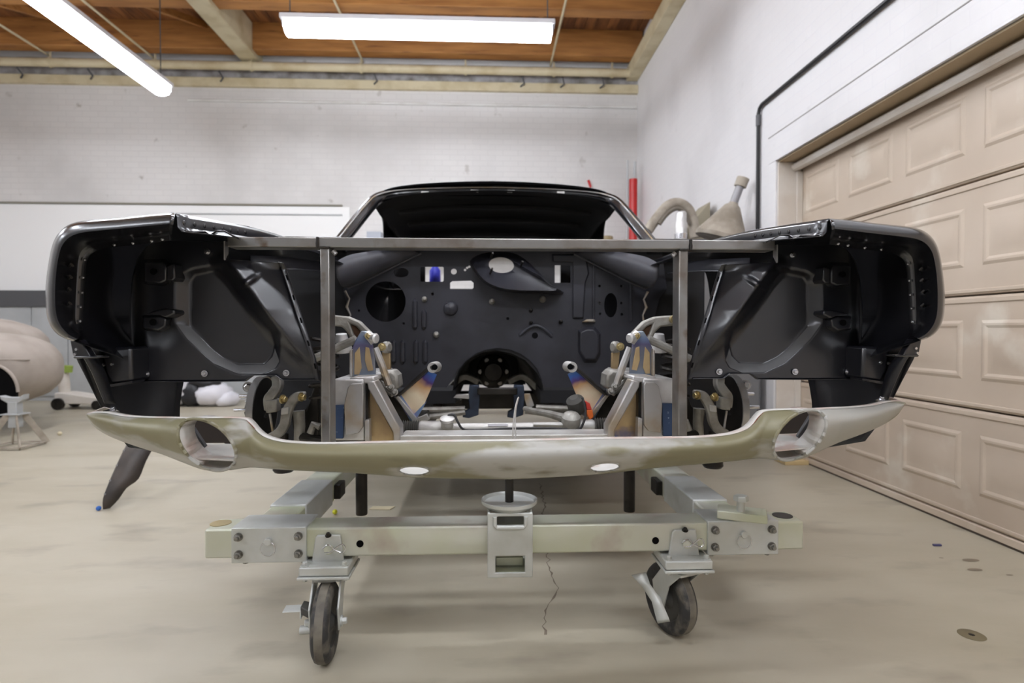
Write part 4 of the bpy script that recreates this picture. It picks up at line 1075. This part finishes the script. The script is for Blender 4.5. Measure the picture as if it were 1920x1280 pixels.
for sx, (p0, p1) in ((-1, (433, 574)), (1, (1327, 1460))):
    x0, x1 = W(p0, 1020, YD - .008).x, W(p1, 1020, YD - .008).x
    z1, z0 = zD1 + .006, W(500, 1055, YD - .008).z
    sl = MB().box((x0, YD - .008, z0), (x1, YD + .115, z1)).build('rail_sleeve', M_zincs, dol, bevel=.003)
    for x in (x0 + .022, x1 - .022):
        for z in (z0 + .026, z1 - .026):
            mm = MB(); mm.lathe([(0, 0), (.0125, 0), (.0125, .003), (.010, .003)], (x, YD - .008, z), (0, -1, 0), 18)
            mm.lathe([(.0105, .003), (.0105, .011), (.009, .012), (.006, .012)], (x, YD - .008, z), (0, -1, 0), 6)
            mm.lathe([(.006, .012), (.006, .02), (.005, .021), (0, .021)], (x, YD - .008, z), (0, -1, 0), 12)
            mm.build('sleeve_bolt', M_bolt, sl)
        mm = MB(); bolt(mm, (x + .004, YD + .03, z0), (0, 0, -1), .009, .014); mm.build('under_bolt', M_bolt, sl)
    xc = (x0 + x1) / 2; zc = (z0 + z1) / 2
    mm = MB(); mm.lathe([(.011, 0), (.011, .009), (.009, .011), (0, .011)], (xc, YD - .008, zc + .012), (0, -1, 0), 18); mm.build('lock_pin', M_zincs, sl)
    mm = MB(); mm.tube([(xc + .021 * math.sin(a), YD - .016, zc - .008 + .021 * math.cos(a)) for a in [k * 2 * math.pi / 24 for k in range(24)]], .0014, 6, closed=True); mm.build('pin_ring', M_chrome, sl)
    # long rail
    rx0, rx1 = (X0 - .755, X0 - .645) if sx < 0 else (X0 + .645, X0 + .755)
    rl = MB().box((rx0, YD + .115, zD0 + .002), (rx1, 5.3, zD1 + .004)).build('long_rail', M_zinc, dol, bevel=.006)
    MB().box((rx0 - .004, YD + .2, zD0 - .002), (rx1 + .004, YD + .52, zD1 + .010)).build('rail_sleeve_plate', M_zincs, rl, bevel=.004)
    ix = rx1 if sx < 0 else rx0
    a, b = sorted((ix, ix - sx * .025))
    MB().box((a, 2.25, zD0 + .01), (b, 2.33, zD1 - .02)).build('rail_bracket', M_dark, rl, bevel=.004)
    px = W(678, 930, 2.12).x if sx < 0 else W(1180, 930, 2.12).x
    pz = W(678, 964, 2.12).z if sx < 0 else W(1180, 958, 2.12).z
    mm = MB(); mm.lathe([(.0, pz), (.020, pz), (.021, pz + .004), (.021, .60), (0, .60)], (px, 2.12, 0), (0, 0, 1), 20); mm.build('frame_leg', M_dark, car)
# clamp bar and bolt lying on the right sleeve
cl = MB().bar([WZ(1345, 958, zD1 + .02), WZ(1438, 968, zD1 + .02)], .075, .026).build('clamp_bar', M_zinc, dol, bevel=.003)
p = WZ(1389, 958, zD1 + .033)
mm = MB(); mm.lathe([(.012, 0), (.012, .032), (.012, .033)], p, (0, 0, 1), 14); mm.build('clamp_stud', M_zincs, cl)
mm = MB(); mm.lathe([(0, .032), (.022, .032), (.022, .044), (.019, .048), (0, .048)], p, (0, 0, 1), 6); mm.build('clamp_bolt', M_zincs, cl)
# centre post bracket
YC_ = YD - .03
x0, x1 = W(914, 1000, YC_).x, W(999, 1000, YC_).x
zt_, zb_ = W(957, 962, YC_).z, W(957, 1083, YC_).z
def rr(x0, z0, x1, z1): return [(x0, z0), (x1, z0), (x1, z1), (x0, z1)]
def wz(px, py): p = W(px, py, YC_); return p.x, p.z
h1a, h1b = wz(932, 985), wz(982, 968); h2a, h2b = wz(929, 1074), wz(984, 1042)
def br3(c): return Vector((c[0], YC_ + .004 + c[2], c[1]))
me = holed_plate(rr(x0, zb_, x1, zt_), [rr(h1a[0], h1a[1], h1b[0], h1b[1]), rr(h2a[0], h2a[1], h2b[0], h2b[1])], br3, .008)
pb = finish(bpy.data.objects.new('post_bracket', me), M_zincs, dol, bevel=.003)
m = MB(); m.box((x0, YC_ + .008, zb_), (x0 + .008, YD + .11, zt_)); m.box((x1 - .008, YC_ + .008, zb_), (x1, YD + .11, zt_))
m.build('bracket_side', M_zincs, pb, bevel=.002)
MB().box((x0 + .01, YC_ + .012, zb_ + .002), (x1 - .01, YD + .1, zb_ + .012)).build('bracket_floor', M_zinc, pb)
MB().box((h2a[0] + .002, YC_ + .05, h2a[1] + .0), (h2b[0] - .002, YC_ + .06, h2a[1] + .026)).build('inner_block', M_zinc, pb, bevel=.002)
mm = MB(); fr = .006
mm.tube([Vector((x, YC_ - .002, z)) for x, z in ((h1a[0] - .006, h1b[1]), (h1a[0] - .006, h1a[1] + .002), (h1a[0], h1a[1] - .006), (h1b[0], h1a[1] - .006), (h1b[0] + .006, h1a[1] + .002), (h1b[0] + .006, h1b[1]))], .006, 8); mm.build('window_frame', M_zincs, pb)
pc = Vector(((x0 + x1) / 2, YD + .04, zt_))
mm = MB(); mm.lathe([(0, -.002), (.070, -.002), (.084, .010), (.085, .020), (.080, .020), (.074, .012), (0, .012)], pc + Vector((0, 0, .002)), (0, 0, 1), 36); mm.build('dished_plate', M_zincs, pb)
MB().lathe([(0, 0), (.013, 0), (.013, .617 - pc.z), (0, .617 - pc.z)], pc, (0, 0, 1), 16).build('centre_post', M_dark, pb)
MB().lathe([(0, .165), (.019, .165), (.019, .183), (0, .183)], pc, (.12, 0, 1), 6).build('post_nut', M_zincs, pb)
MB().lathe([(0, 0), (.010, 0), (.010, .008), (0, .008)], (pc.x, YC_ + .05, zb_), (0, 0, -1), 12).build('bracket_bolt', M_zincs, pb)

# swivel casters
def caster(px, zc, yaw, tag_brake, px_y, nm_l):
    """swivel axis at (px, py); the wheel trails in direction yaw (0 = towards the viewer)"""
    x, y = px, px_y
    zt = zD0
    hd = MB()                                  # tapered hanger on the beam face
    hd.prism([(x - .047, YD - .010, zt - .012), (x + .047, YD - .010, zt - .012), (x + .036, YD - .010, zt + .068), (x - .030, YD - .010, zt + .068), (x - .036, YD - .010, zt + .06)], (0, .010, 0))
    hd = hd.build('caster_hanger', M_zincs, dol, bevel=.003)
    MB().box((x - .07, YD - .055, zt - .034), (x + .07, YD + .075, zt - .008)).build('hanger_pad', M_zincs, hd, bevel=.004)
    tp = MB().box((x - .074, YD - .06, zt - .043), (x + .074, YD + .08, zt - .035)).build('top_plate', M_zincs, hd, bevel=.002)
    for dx in (-.056, .056):
        mm = MB(); bolt(mm, (x + dx, YD - .04, zt - .009), (0, 0, 1), .008, .012); mm.build('plate_bolt', M_zincs, hd)
        mm = MB(); bolt(mm, (x + dx, YD - .04, zt - .043), (0, 0, -1), .007, .010); mm.build('plate_nut', M_zincs, hd)
    mm = MB(); mm.lathe([(.013, 0), (.013, .012), (.010, .014), (0, .014)], (x + .005, YD - .010, zt + .028), (0, -1, 0), 18); mm.build('hitch_pin', M_zinc, hd)
    mm = MB(); mm.tube(smooth_path([(x - .012, YD - .022, zt + .034), (x + .006, YD - .026, zt + .046), (x + .024, YD - .024, zt + .03), (x + .044, YD - .024, zt + .022), (x + .055, YD - .024, zt + .032), (x + .046, YD - .024, zt + .046), (x + .028, YD - .024, zt + .036), (x + .012, YD - .026, zt + .024), (x - .006, YD - .022, zt + .022)], 4), .0018, 6); mm.build('hitch_clip', M_chrome, hd)
    mm = MB(); bolt(mm, (x + .002, YD - .01, zt + .066), (0, -.3, 1), .006, .010); mm.build('hanger_screw', M_dark, hd)
    # the swivel fork and wheel, turned about the swivel axis
    Rz = Matrix.Translation((x, YD + .01, 0)) @ Matrix.Rotation(yaw, 4, 'Z')
    rw = zc; off = -.055
    f = MB(Rz)
    f.lathe([(0, zt - .062), (.045, zt - .062), (.05, zt - .05), (.045, zt - .044), (0, zt - .044)], (0, 0, 0), (0, 0, 1), 24)
    for sd in (-1, 1):
        a = sd * .036
        f.prism([(a, -.04, zt - .056), (a, .045, zt - .056), (a, off + .045, rw + .06), (a, off + .02, rw - .018), (a, off - .02, rw - .018), (a, off - .035, rw + .05)], (sd * .006, 0, 0))
    f.box((-.042, -.04, zt - .062), (.042, .045, zt - .054))
    fk = f.build('caster_fork', M_zincs, dol, bevel=.002)
    w = MB(Rz)
    w.lathe([(rw * .62, .020), (rw * .70, .024), (rw * .88, .024), (rw * .97, .018), (rw, .010), (rw, -.010), (rw * .97, -.018), (rw * .88, -.024), (rw * .70, -.024), (rw * .62, -.020)], (0, off, rw), (1, 0, 0), 48)
    w.build('tyre', M_tyre, fk, angle=50)
    w = MB(Rz); w.lathe([(rw * .985, .013), (rw * 1.003, .0105), (rw * 1.003, -.0105), (rw * .985, -.013)], (0, off, rw), (1, 0, 0), 48); w.build('tread_band', M_tread, fk)
    w = MB(Rz); w.lathe([(0, .026), (.016, .026), (.02, .02), (.03, .012), (rw * .58, .012), (rw * .63, .020), (rw * .63, -.020), (rw * .58, -.012), (.03, -.012), (.02, -.02), (.016, -.026), (0, -.026)], (0, off, rw), (1, 0, 0), 32); w.build('wheel_hub', M_rubber, fk)
    for sd in (-1, 1):
        w = MB(Rz); bolt(w, (sd * .042, off, rw), (sd, 0, 0), .010, .016); w.build('axle_bolt', M_zincs, fk)
    return fk, Rz, off, rw
fk, Rz, off, rw = caster(W(616, 1000, YD).x, .108, R(4), 1, YD, '')
m = MB(Rz); m.prism([(-.036, off - .028, rw + .02), (-.036, off + .03, rw + .02), (-.066, off + .02, rw + .034), (-.066, off - .02, rw + .034)], (0, 0, .022)); m.build('brake_arm', M_rubber, fk, bevel=.003)
m = MB(Rz); m.box((-.115, off - .02, rw + .040), (-.064, off + .02, rw + .044)); m.box((-.068, off - .02, rw + .02), (-.064, off + .02, rw + .042)); m.build('brake_pedal', M_zincs, fk, bevel=.001)
m = MB(Rz); m.lathe([(0, 0), (.012, 0), (.012, .03), (0, .03)], (-.042, off, rw - .02), (-1, 0, 0), 12); m.build('brake_nut', M_zincs, fk)
fk, Rz, off, rw = caster(W(1281, 1000, YD).x, .108, R(201), 1, YD, '')
m = MB()
m.grid([[W(x0_, y0_, Y_), W(x1_, y1_, Y_ - .006)] for x0_, y0_, x1_, y1_, Y_ in ((1184, 1078, 1211, 1072, 1.735), (1203, 1098, 1219, 1095, 1.725), (1222, 1127, 1238, 1121, 1.70), (1231, 1162, 1254, 1158, 1.672), (1233, 1168, 1256, 1164, 1.672))])
m.build('brake_pedal', M_zincs, fk, solid=.004)
for sx in (-1, 1):
    MB().lathe([(0, zD1), (.03, zD1), (.03, .597), (0, .597)], (X0 + sx * .70, 4.6, 0), (0, 0, 1), 16).build('rear_support', M_zincs, dol)
# rear beam and casters, mostly hidden below the shell
MB().box((xa, 5.3, zD0), (xb, 5.4, zD1)).build('rear_beam', M_zinc, dol, bevel=.006)
for x in (-.6, .7):
    m = MB(); m.lathe([(0, .024), (.1, .024), (.108, .012), (.108, -.012), (.1, -.024), (0, -.024)], (x, 5.30, .108), (1, 0, .0), 32); w_ = m.build('rear_wheel', M_tyre, dol)
    m = MB(); m.box((x - .045, 5.26, .1), (x - .03, 5.36, zD0)); m.box((x + .03, 5.26, .1), (x + .045, 5.36, zD0)); m.build('rear_fork', M_zincs, w_)

# ================================================================== THINGS AROUND
# old beige car body on stands at the left edge
oc = thing('vintage_car_body', (-4.6, 5.3, .35), 'rounded vintage car body in beige primer raised at left edge', 'car')
def superloft(stations, n=28):
    rows = []
    for x, yc, zc, ry, rz, e in stations:
        g = []
        for k in range(n):
            a = 2 * math.pi * k / n
            c, s_ = math.cos(a), math.sin(a)
            g.append(Vector((x, yc + ry * math.copysign(abs(c) ** e, c), zc + rz * math.copysign(abs(s_) ** e, s_))))
        rows.append(g)
    return rows
YV = 5.2
# rear fender: sections along x, round nose towards the car
fx = W(92, 700, YV + .4).x
st = []
for t in (0, .01, .04, .1, .2, .35, .55, .8, 1.1, 1.6, 2.2):
    k = math.sqrt(max(0, 1 - (1 - min(t / .55, 1)) ** 2))
    st.append((fx - t, YV + .4, .58, .05 + .5 * k, .04 + .31 * k, .75))
rows = superloft(st, 40)
m = MB(); m.grid(rows, cyc=True); m.add(rows[0], [tuple(range(40))])
vf = m.build('rear_fender', M_primer, oc, angle=60)
m = MB(); c_ = W(-12, 760, YV - .09)
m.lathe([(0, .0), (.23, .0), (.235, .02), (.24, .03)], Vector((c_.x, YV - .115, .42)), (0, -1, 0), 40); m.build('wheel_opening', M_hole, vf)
m = MB(); m.tube([Vector((c_.x + .24 * math.cos(a), YV - .135, .42 + .24 * math.sin(a))) for a in [math.pi * k / 24 for k in range(25)]], .012, 8); m.build('opening_lip', M_primer, vf)
st = []
for t in (0.0, .02, .08, .2, .4, .7, 1.1, 1.7, 2.4):
    k = math.sqrt(max(0, 1 - (1 - min(t / .8, 1)) ** 2))
    st.append((W(62, 640, YV + .75).x - t, YV + .75, .78, .1 + .55 * k, .05 + .27 * k, .8))
m = MB(); rows = superloft(st, 36); m.grid(rows, cyc=True); m.add(rows[0], [tuple(range(36))]); m.build('tail_body', M_primer, oc, angle=60)
m = MB(); m.tube([(fx - .02, YV + .2, .68), (fx - .2, YV - .04, .69), (fx - .5, YV - .10, .69), (fx - 1.2, YV - .105, .69)], .010, 8); m.build('body_crease', M_primer, vf)

# jack stand under it
bx = WZ(30, 838, 0)
js = thing('jack_stand', (bx.x, bx.y, 0), 'dusty grey steel jack stand on the floor in front of the beige car body', 'jack stand')
hz = .42
m = MB(); m.prism([(bx.x - .09, bx.y - .03, hz - .03), (bx.x - .10, bx.y - .03, hz), (bx.x - .05, bx.y - .03, hz - .015), (bx.x + .05, bx.y - .03, hz - .015), (bx.x + .09, bx.y - .03, hz + .01), (bx.x + .085, bx.y - .03, hz - .03), (bx.x + .04, bx.y - .03, hz - .06), (bx.x - .04, bx.y - .03, hz - .06)], (0, .06, 0)); m.build('saddle', M_grey, js, bevel=.004)
MB().box((bx.x - .035, bx.y - .035, .16), (bx.x + .035, bx.y + .035, hz - .05)).build('column', M_grey, js, bevel=.005)
MB().box((bx.x - .075, bx.y - .06, .265), (bx.x + .075, bx.y + .06, .275)).build('collar', M_grey, js, bevel=.002)
for k in range(4):
    a = math.pi / 4 + k * math.pi / 2
    p0 = Vector((bx.x + .05 * math.cos(a), bx.y + .05 * math.sin(a), .265)); p1 = Vector((bx.x + .20 * math.cos(a), bx.y + .20 * math.sin(a), .012))
    MB().bar([p0, p1], .045, .012, (-math.sin(a), math.cos(a), 0)).build('leg', M_dust, js, bevel=.002)
for k in range(4):
    a = math.pi / 4 + k * math.pi / 2; b = a + math.pi / 2
    MB().bar([(bx.x + .19 * math.cos(a), bx.y + .19 * math.sin(a), .02), (bx.x + .19 * math.cos(b), bx.y + .19 * math.sin(b), .02)], .03, .008).build('foot_rail', M_dust, js)

# floor jack at the wall
fj = WZ(110, 768, 0)
t = thing('floor_jack', (fj.x, fj.y, 0), 'pale floor jack with small wheels and upright handle socket near back wall', 'jack')
MB().prism([(fj.x - .05, fj.y, .07), (fj.x + .62, fj.y, .06), (fj.x + .62, fj.y, .12), (fj.x + .3, fj.y, .16), (fj.x + .05, fj.y, .2), (fj.x - .05, fj.y, .2)], (0, .25, 0)).build('jack_frame', M_jamb, t, bevel=.01)
for x, y, r in ((0.0, -.03, .07), (.45, -.03, .055), (.58, -.03, .055), (.0, .25, .07), (.5, .25, .055)):
    m = MB(); m.lathe([(0, 0), (r, 0), (r, .04), (0, .04)], (fj.x + x, fj.y + y, r), (0, 1, 0), 18); m.build('jack_wheel', M_dark, t)
m = MB(); m.tube([(fj.x - .01, fj.y + .12, .18), (fj.x - .03, fj.y + .12, .46)], .06, 14); m.build('handle_socket', M_jamb, t)
m = MB(); m.tube([(fj.x + .03, fj.y + .11, .44), (fj.x + .04, fj.y + .11, .52)], .05, 12); m.build('green_cap', mat('green_plastic', (140, 160, 70), .5), t)

# bundle of black and white sheeting by the wall
bp_ = WZ(375, 762, 0)
t = thing('sheeting_bundle', (bp_.x, bp_.y, 0), 'crumpled bundle of white and black plastic sheeting at foot of back wall', 'plastic bag')
def lump(c, r, seed, sub=3):
    bm = bmesh.new(); bmesh.ops.create_icosphere(bm, subdivisions=sub, radius=1)
    rd = random.Random(seed); ph = [(Vector((rd.uniform(-1,1), rd.uniform(-1,1), rd.uniform(-1,1))) * rd.uniform(3, 9), rd.uniform(0, 6)) for _ in range(7)]
    for v in bm.verts:
        d = 1 + .07 * sum(abs(math.sin(a.dot(v.co) + b)) - .5 for a, b in ph)
        v.co = Vector((v.co.x * r[0], v.co.y * r[1], max(v.co.z, -.8) * r[2])) * d
        v.co += Vector(c); v.co.z = max(v.co.z, .004)
    o = MB(); o.v = [v.co.copy() for v in bm.verts]; bm.verts.index_update()
    o.f = [tuple(v.index for v in f.verts) for f in bm.faces]; bm.free()
    return o
for i, (dx, dz, r, mt) in enumerate(((-.28, .26, (.2, .2, .26), M_plastic), (.12, .14, (.22, .2, .15), M_plastic), (-.12, .16, (.16, .18, .17), M_bag), (.02, .3, (.2, .16, .1), M_bag), (.28, .08, (.14, .16, .1), M_plastic), (-.36, .1, (.14, .16, .12), M_bag))):
    lump((bp_.x + dx, bp_.y + .1, dz), r, i + 3).build('white_fold' if mt is M_plastic else 'black_fold', mt, t, angle=60)

# loose body panel leaning under the left front
t0 = WZ(203, 955, 0)
P = []
col_px = [(197, 956), (195, 936), (203, 912), (215, 884), (228, 856), (241, 832), (256, 812)]
Yp = [1.0, 1, 1, 1, 1, 1, 1]
base_y = t0.y
lo = []; hi = []
for i, (x, y) in enumerate(col_px):
    lo.append(W(x, y, base_y + .010 * i * i)); 
for i, (x, y) in enumerate([(206, 956), (222, 940), (238, 918), (260, 901), (274, 868), (290, 838), (308, 806)]):
    hi.append(W(x, y, base_y + .02 + .010 * i * i))
lo = smooth_path(lo, 3); hi = smooth_path(hi, 3)
dz = min(p.z for p in lo + hi)
m = MB(); m.grid([[a - Vector((0, 0, dz - .002)), a.lerp(b, .12) + Vector((0, -.02, -dz + .002)), a.lerp(b, .5) + Vector((0, -.02, -dz + .002)), b - Vector((0, 0, dz - .002))] for a, b in zip(lo, hi)])
lp = m.build('sheet_metal_offcut', mat('grimy_dark_panel', (70, 62, 56), .5, .1, col2=(48, 43, 40), scale=7), None, solid=.003, angle=60)
tag(lp, 'dirty dark curved sheet metal panel standing on floor under left front corner', 'car panel')
for i in (4, 7, 10, 13):
    a = lo[i] - Vector((0, .012, dz - .002))
    mm = MB(); mm.lathe([(0, 0), (.007, 0), (.006, .004), (0, .004)], a + Vector((.012, -.004, 0)), (0, -1, .2), 8); mm.build('rivet', M_chrome, lp)

def ball(px, py, r, mt, nm, lab):
    p = WZ(px, py + 4, 0)
    o = MB(); n = 12
    o.lathe([(r * math.sin(math.pi * k / n), r - r * math.cos(math.pi * k / n)) for k in range(n + 1)], (p.x, p.y, 0), (0, 0, 1), 18)
    return tag(o.build(nm, mt, angle=80), lab, 'ball')
ball(185, 953, .0125, M_ballb, 'rubber_ball', 'tiny blue ball on floor beside the leaning dark panel')
ball(628, 960, .013, M_bally, 'rubber_ball', 'tiny yellow ball on floor inside the left dolly rail')
ball(112, 812, .018, M_paper, 'rubber_ball', 'small pale ball on floor beside the jack stand')
p = WZ(715, 953, 0)
tag(MB().prism([(p.x - .06, p.y - .02, .001), (p.x + .05, p.y - .03, .001), (p.x + .07, p.y + .02, .001), (p.x - .05, p.y + .03, .001)], (0, 0, .004)).build('paper_scrap', M_paper), 'small tan paper scrap on floor beside the left support post', 'paper')
p = WZ(1757, 1023, 0)
tag(MB().prism([(p.x - .02, p.y - .006, .001), (p.x + .015, p.y - .008, .001), (p.x + .02, p.y + .006, .001), (p.x - .015, p.y + .008, .001)], (0, 0, .006)).build('plastic_chip', mat('blue_grey_plastic', (70, 70, 110), .5)), 'tiny blue grey chip on floor near the garage door', 'debris')
p = WZ(1472, 866, 0)
tag(MB().box((p.x - .05, p.y - .1, 0), (p.x + .12, p.y + .06, .03)).build('wood_block', mat('pale_wood', (200, 176, 130), .6), None, bevel=.003), 'small pale wood block on floor by the door jamb', 'wood block')
# oil stain and cracks: thin marks in the concrete
p = WZ(1822, 1190, 0)
m = MB(); m.lathe([(.0, .0012), (.035, .0012), (.037, .0004)], (p.x, p.y, 0), (0, 0, 1), 30); o = m.build('oil_stain', M_stain, floor)
m = MB(); m.lathe([(.0, .0018), (.008, .0016), (.009, .0012)], (p.x, p.y, 0), (0, 0, 1), 9); m.build('dark_spot', M_dark, o)
rd = random.Random(4)
pts = [WZ(x, y, 0) for x, y in ((1013, 905), (1017, 930), (1022, 945), (1016, 975), (1030, 1060), (1042, 1090), (1044, 1112), (1032, 1130), (1020, 1140), (1026, 1152), (1020, 1165), (1024, 1190))]
rows = []
pts = resample(pts, 70)
for i, p in enumerate(pts):
    w = .0012 + .0035 * rd.random() ** 2
    j = Vector((rd.uniform(-.009, .009), 0, 0))
    rows.append([p + j + Vector((-w, 0, .0008)), p + j + Vector((w, 0, .0008))])
MB().grid(rows).build('floor_crack', M_crack, floor)
for (x, y, l) in ((1820, 1050, .035), (1828, 1068, .03), (1765, 1046, .01), (1893, 1078, .014)):
    p = WZ(x, y, 0); m = MB(); m.lathe([(0, .001), (l, .001)], (0, 0, 0), (0, 0, 1), 14)
    m.v = [Vector((v.x + p.x, v.y * .45 + p.y, .001)) for v in m.v]; m.build('dark_mark', mat('faint_oil', (124, 112, 96), .5), floor)

# grey cabinet on the right wall with old parts piled on it
cab = thing('steel_cabinet', (1.72, 4.9, 0), 'tall grey steel cabinet standing against right wall behind the car', 'cabinet')
MB().box((1.36, 4.22, .05), (WR - .05, 5.6, 1.58)).build('carcass', mat('cabinet_grey', (118, 118, 120), .45, .2), cab, bevel=.006)
MB().box((1.38, 4.205, .08), (1.70, 4.222, 1.55)).build('cabinet_door', mat('cabinet_grey_door', (122, 122, 124), .45, .2), cab, bevel=.004)
MB().box((1.71, 4.205, .08), (WR - .07, 4.222, 1.55)).build('cabinet_door', mat('cabinet_grey_door2', (122, 122, 124), .45, .2), cab, bevel=.004)
MB().box((1.40, 4.26, 0), (WR - .08, 5.56, .05)).build('plinth', M_dkgrey, cab)
ZT = 1.58
# funnel-like tank
t = thing('metal_funnel', (1.83, 4.45, ZT), 'beige dust covered funnel with pipe spout leaning on top of the cabinet', 'funnel')
b0, b1, b2 = W(1358, 446, 4.45), W(1381, 382, 4.42), W(1398, 338, 4.40)
d = (b1 - b0)
m = MB(); m.lathe([(.0, -.03), (.20, -.03), (.205, .0), (.06, d.length - .03), (.036, d.length - .01), (.034, d.length)], b0 + Vector((.0, .05, .02)), d, 28); m.build('cone', M_dust, t)
e0 = b0 + Vector((.0, .05, .02)) + d
dd = (b2 - b1).normalized()
m = MB(); m.tube([e0 - dd * .02, e0 + dd * .15], .031, 14); m.build('spout', mat('grey_spout', (150, 148, 150), .5, .4), t)
m = MB(); m.lathe([(.033, .13), (.046, .13), (.048, .2), (.04, .2), (.038, .14)], e0, dd, 18); m.build('spout_cap', M_dust, t)
# arching hose, silver cylinder, flat boards, lumps
t = tag(MB().tube(smooth_path([W(1215, 432, 4.9), W(1232, 408, 4.9), W(1252, 386, 4.9), W(1272, 381, 4.9), W(1290, 392, 4.9), W(1299, 415, 4.9), W(1304, 445, 4.9)], 5), .045, 12).build('flexible_duct', M_dust, None), 'dusty arched duct hose on top of the cabinet', 'hose')
m = MB(); m.tube(smooth_path([W(1236, 420, 4.86), W(1250, 402, 4.86), W(1268, 391, 4.85), W(1284, 398, 4.85), W(1292, 420, 4.86)], 5), .018, 8); m.build('duct_rib', mat('duct_dark_rib', (110, 102, 90), .7), t)  # thin rib, darker than the duct
t = thing('silver_canister', (W(1277, 430, 4.36).x, 4.36, ZT), 'shiny silver cylinder standing on top of the cabinet below the hose', 'canister')
p = W(1277, 425, 4.36)
m = MB(); m.lathe([(0, 0), (.045, 0), (.047, .01), (.047, .18), (.04, .19), (.04, .26), (.03, .27), (0, .27)], (p.x, 4.36, ZT), (0, 0, 1), 24); m.build('cylinder', M_steelb, t)
m = MB(); m.lathe([(.048, .06), (.052, .06), (.052, .10), (.048, .10)], (p.x, 4.36, ZT), (0, 0, 1), 24); m.build('band', M_chrome, t)
o = MB().prism([W(x, y, 5.2) for x, y in [(1284, 486), (1288, 428), (1332, 377), (1332, 425), (1310, 486)]], (0, .3, 0)).build('bent_sheet', mat('olive_dust', (150, 142, 122), .8), None, bevel=.006)
tag(o, 'dusty angular sheet metal piece between the hose and the funnel', 'metal sheet')
o = lump((W(1240, 432, 4.9).x, 5.05, ZT + .085), (.2, .14, .08), 21).build('dusty_casting', M_dust, None, angle=60)
tag(o, 'low dusty casting lying on top of the cabinet under the hose', 'car part')
# red pole in the corner
t = thing('red_post', (W(1187, 440, 7.7).x, 7.7, 0), 'red painted pole with two thin rods standing in far corner', 'pole')
x = W(1187, 440, 7.7).x
MB().tube([(x, 7.7, 0), (x, 7.7, W(1187, 336, 7.7).z)], .055, 14).build('pole', M_red, t)
MB().tube([(x + .01, 7.7, W(1187, 340, 7.7).z), (x + .02, 7.7, W(1190, 303, 7.7).z)], .02, 8).build('rod', M_grey, t)
MB().tube([(x - .075, 7.72, 0), (x - .075, 7.72, W(1190, 300, 7.7).z)], .015, 8).build('rod', M_grey, t)
p = W(1105, 345, 8.03)
tag(MB().prism([(p.x - .03, 8.02, p.z + .05), (p.x + .0, 8.02, p.z + .06), (p.x + .03, 8.02, p.z - .03), (p.x + .015, 8.02, p.z - .06)], (0, .028, 0)).build('red_hook', M_red), 'small red hook on back wall above the car roof', 'hook')
# items seen through the rear side windows
sh = tag(MB().box((-1.9, YB - .36, 1.98), (1.85, YB - .001, 2.02)).build('wall_shelf', M_white, None, bevel=.004), 'plain white shelf on back wall behind the car roof', 'shelf')
p = W(1137, 438, 7.85)
tag(MB().lathe([(0, 0), (.09, 0), (.09, .20), (.085, .21), (0, .21)], (p.x, 7.85, 2.02), (0, 0, 1), 20).build('tan_can', mat('tan_can_paint', (150, 134, 100), .5)), 'tan can on the shelf seen through right rear side window', 'can')
p = W(703, 437, 7.85)
tag(MB().box((p.x - .09, 7.75, 2.02), (p.x + .1, 7.95, 2.26)).build('grey_box', mat('box_grey_blue', (170, 174, 184), .5), None, bevel=.004), 'blue grey box on the shelf seen through left rear side window', 'box')

# bottle on the parcel shelf, seen through the firewall
bt = W(815, 512, 5.265)
MB().box((X0 - .6, 5.235, 1.315), (X0 + .6, 5.36, 1.320)).build('parcel_shelf', M_int, car)
t = thing('spray_bottle', (bt.x, 5.30, 1.3205), 'blue bottle with red base seen through left firewall opening', 'bottle')
MB().lathe([(0, .06), (.05, .06), (.052, .08), (.05, .17), (.03, .2), (.02, .23), (0, .23)], (bt.x, 5.30, 1.3205), (0, 0, 1), 18).build('bottle_body', mat('blue_bottle', (52, 56, 190), .4), t)
MB().lathe([(0, 0), (.052, 0), (.054, .01), (.054, .06), (0, .06)], (bt.x, 5.30, 1.3205), (0, 0, 1), 18).build('bottle_base', M_redp, t)
struct(MB().box((XL, YB - 0.012, 1.48), (-1.9, YB - .001, 2.64)).build('trim_10', mat('bright_white_board', (236, 235, 233), .5)))
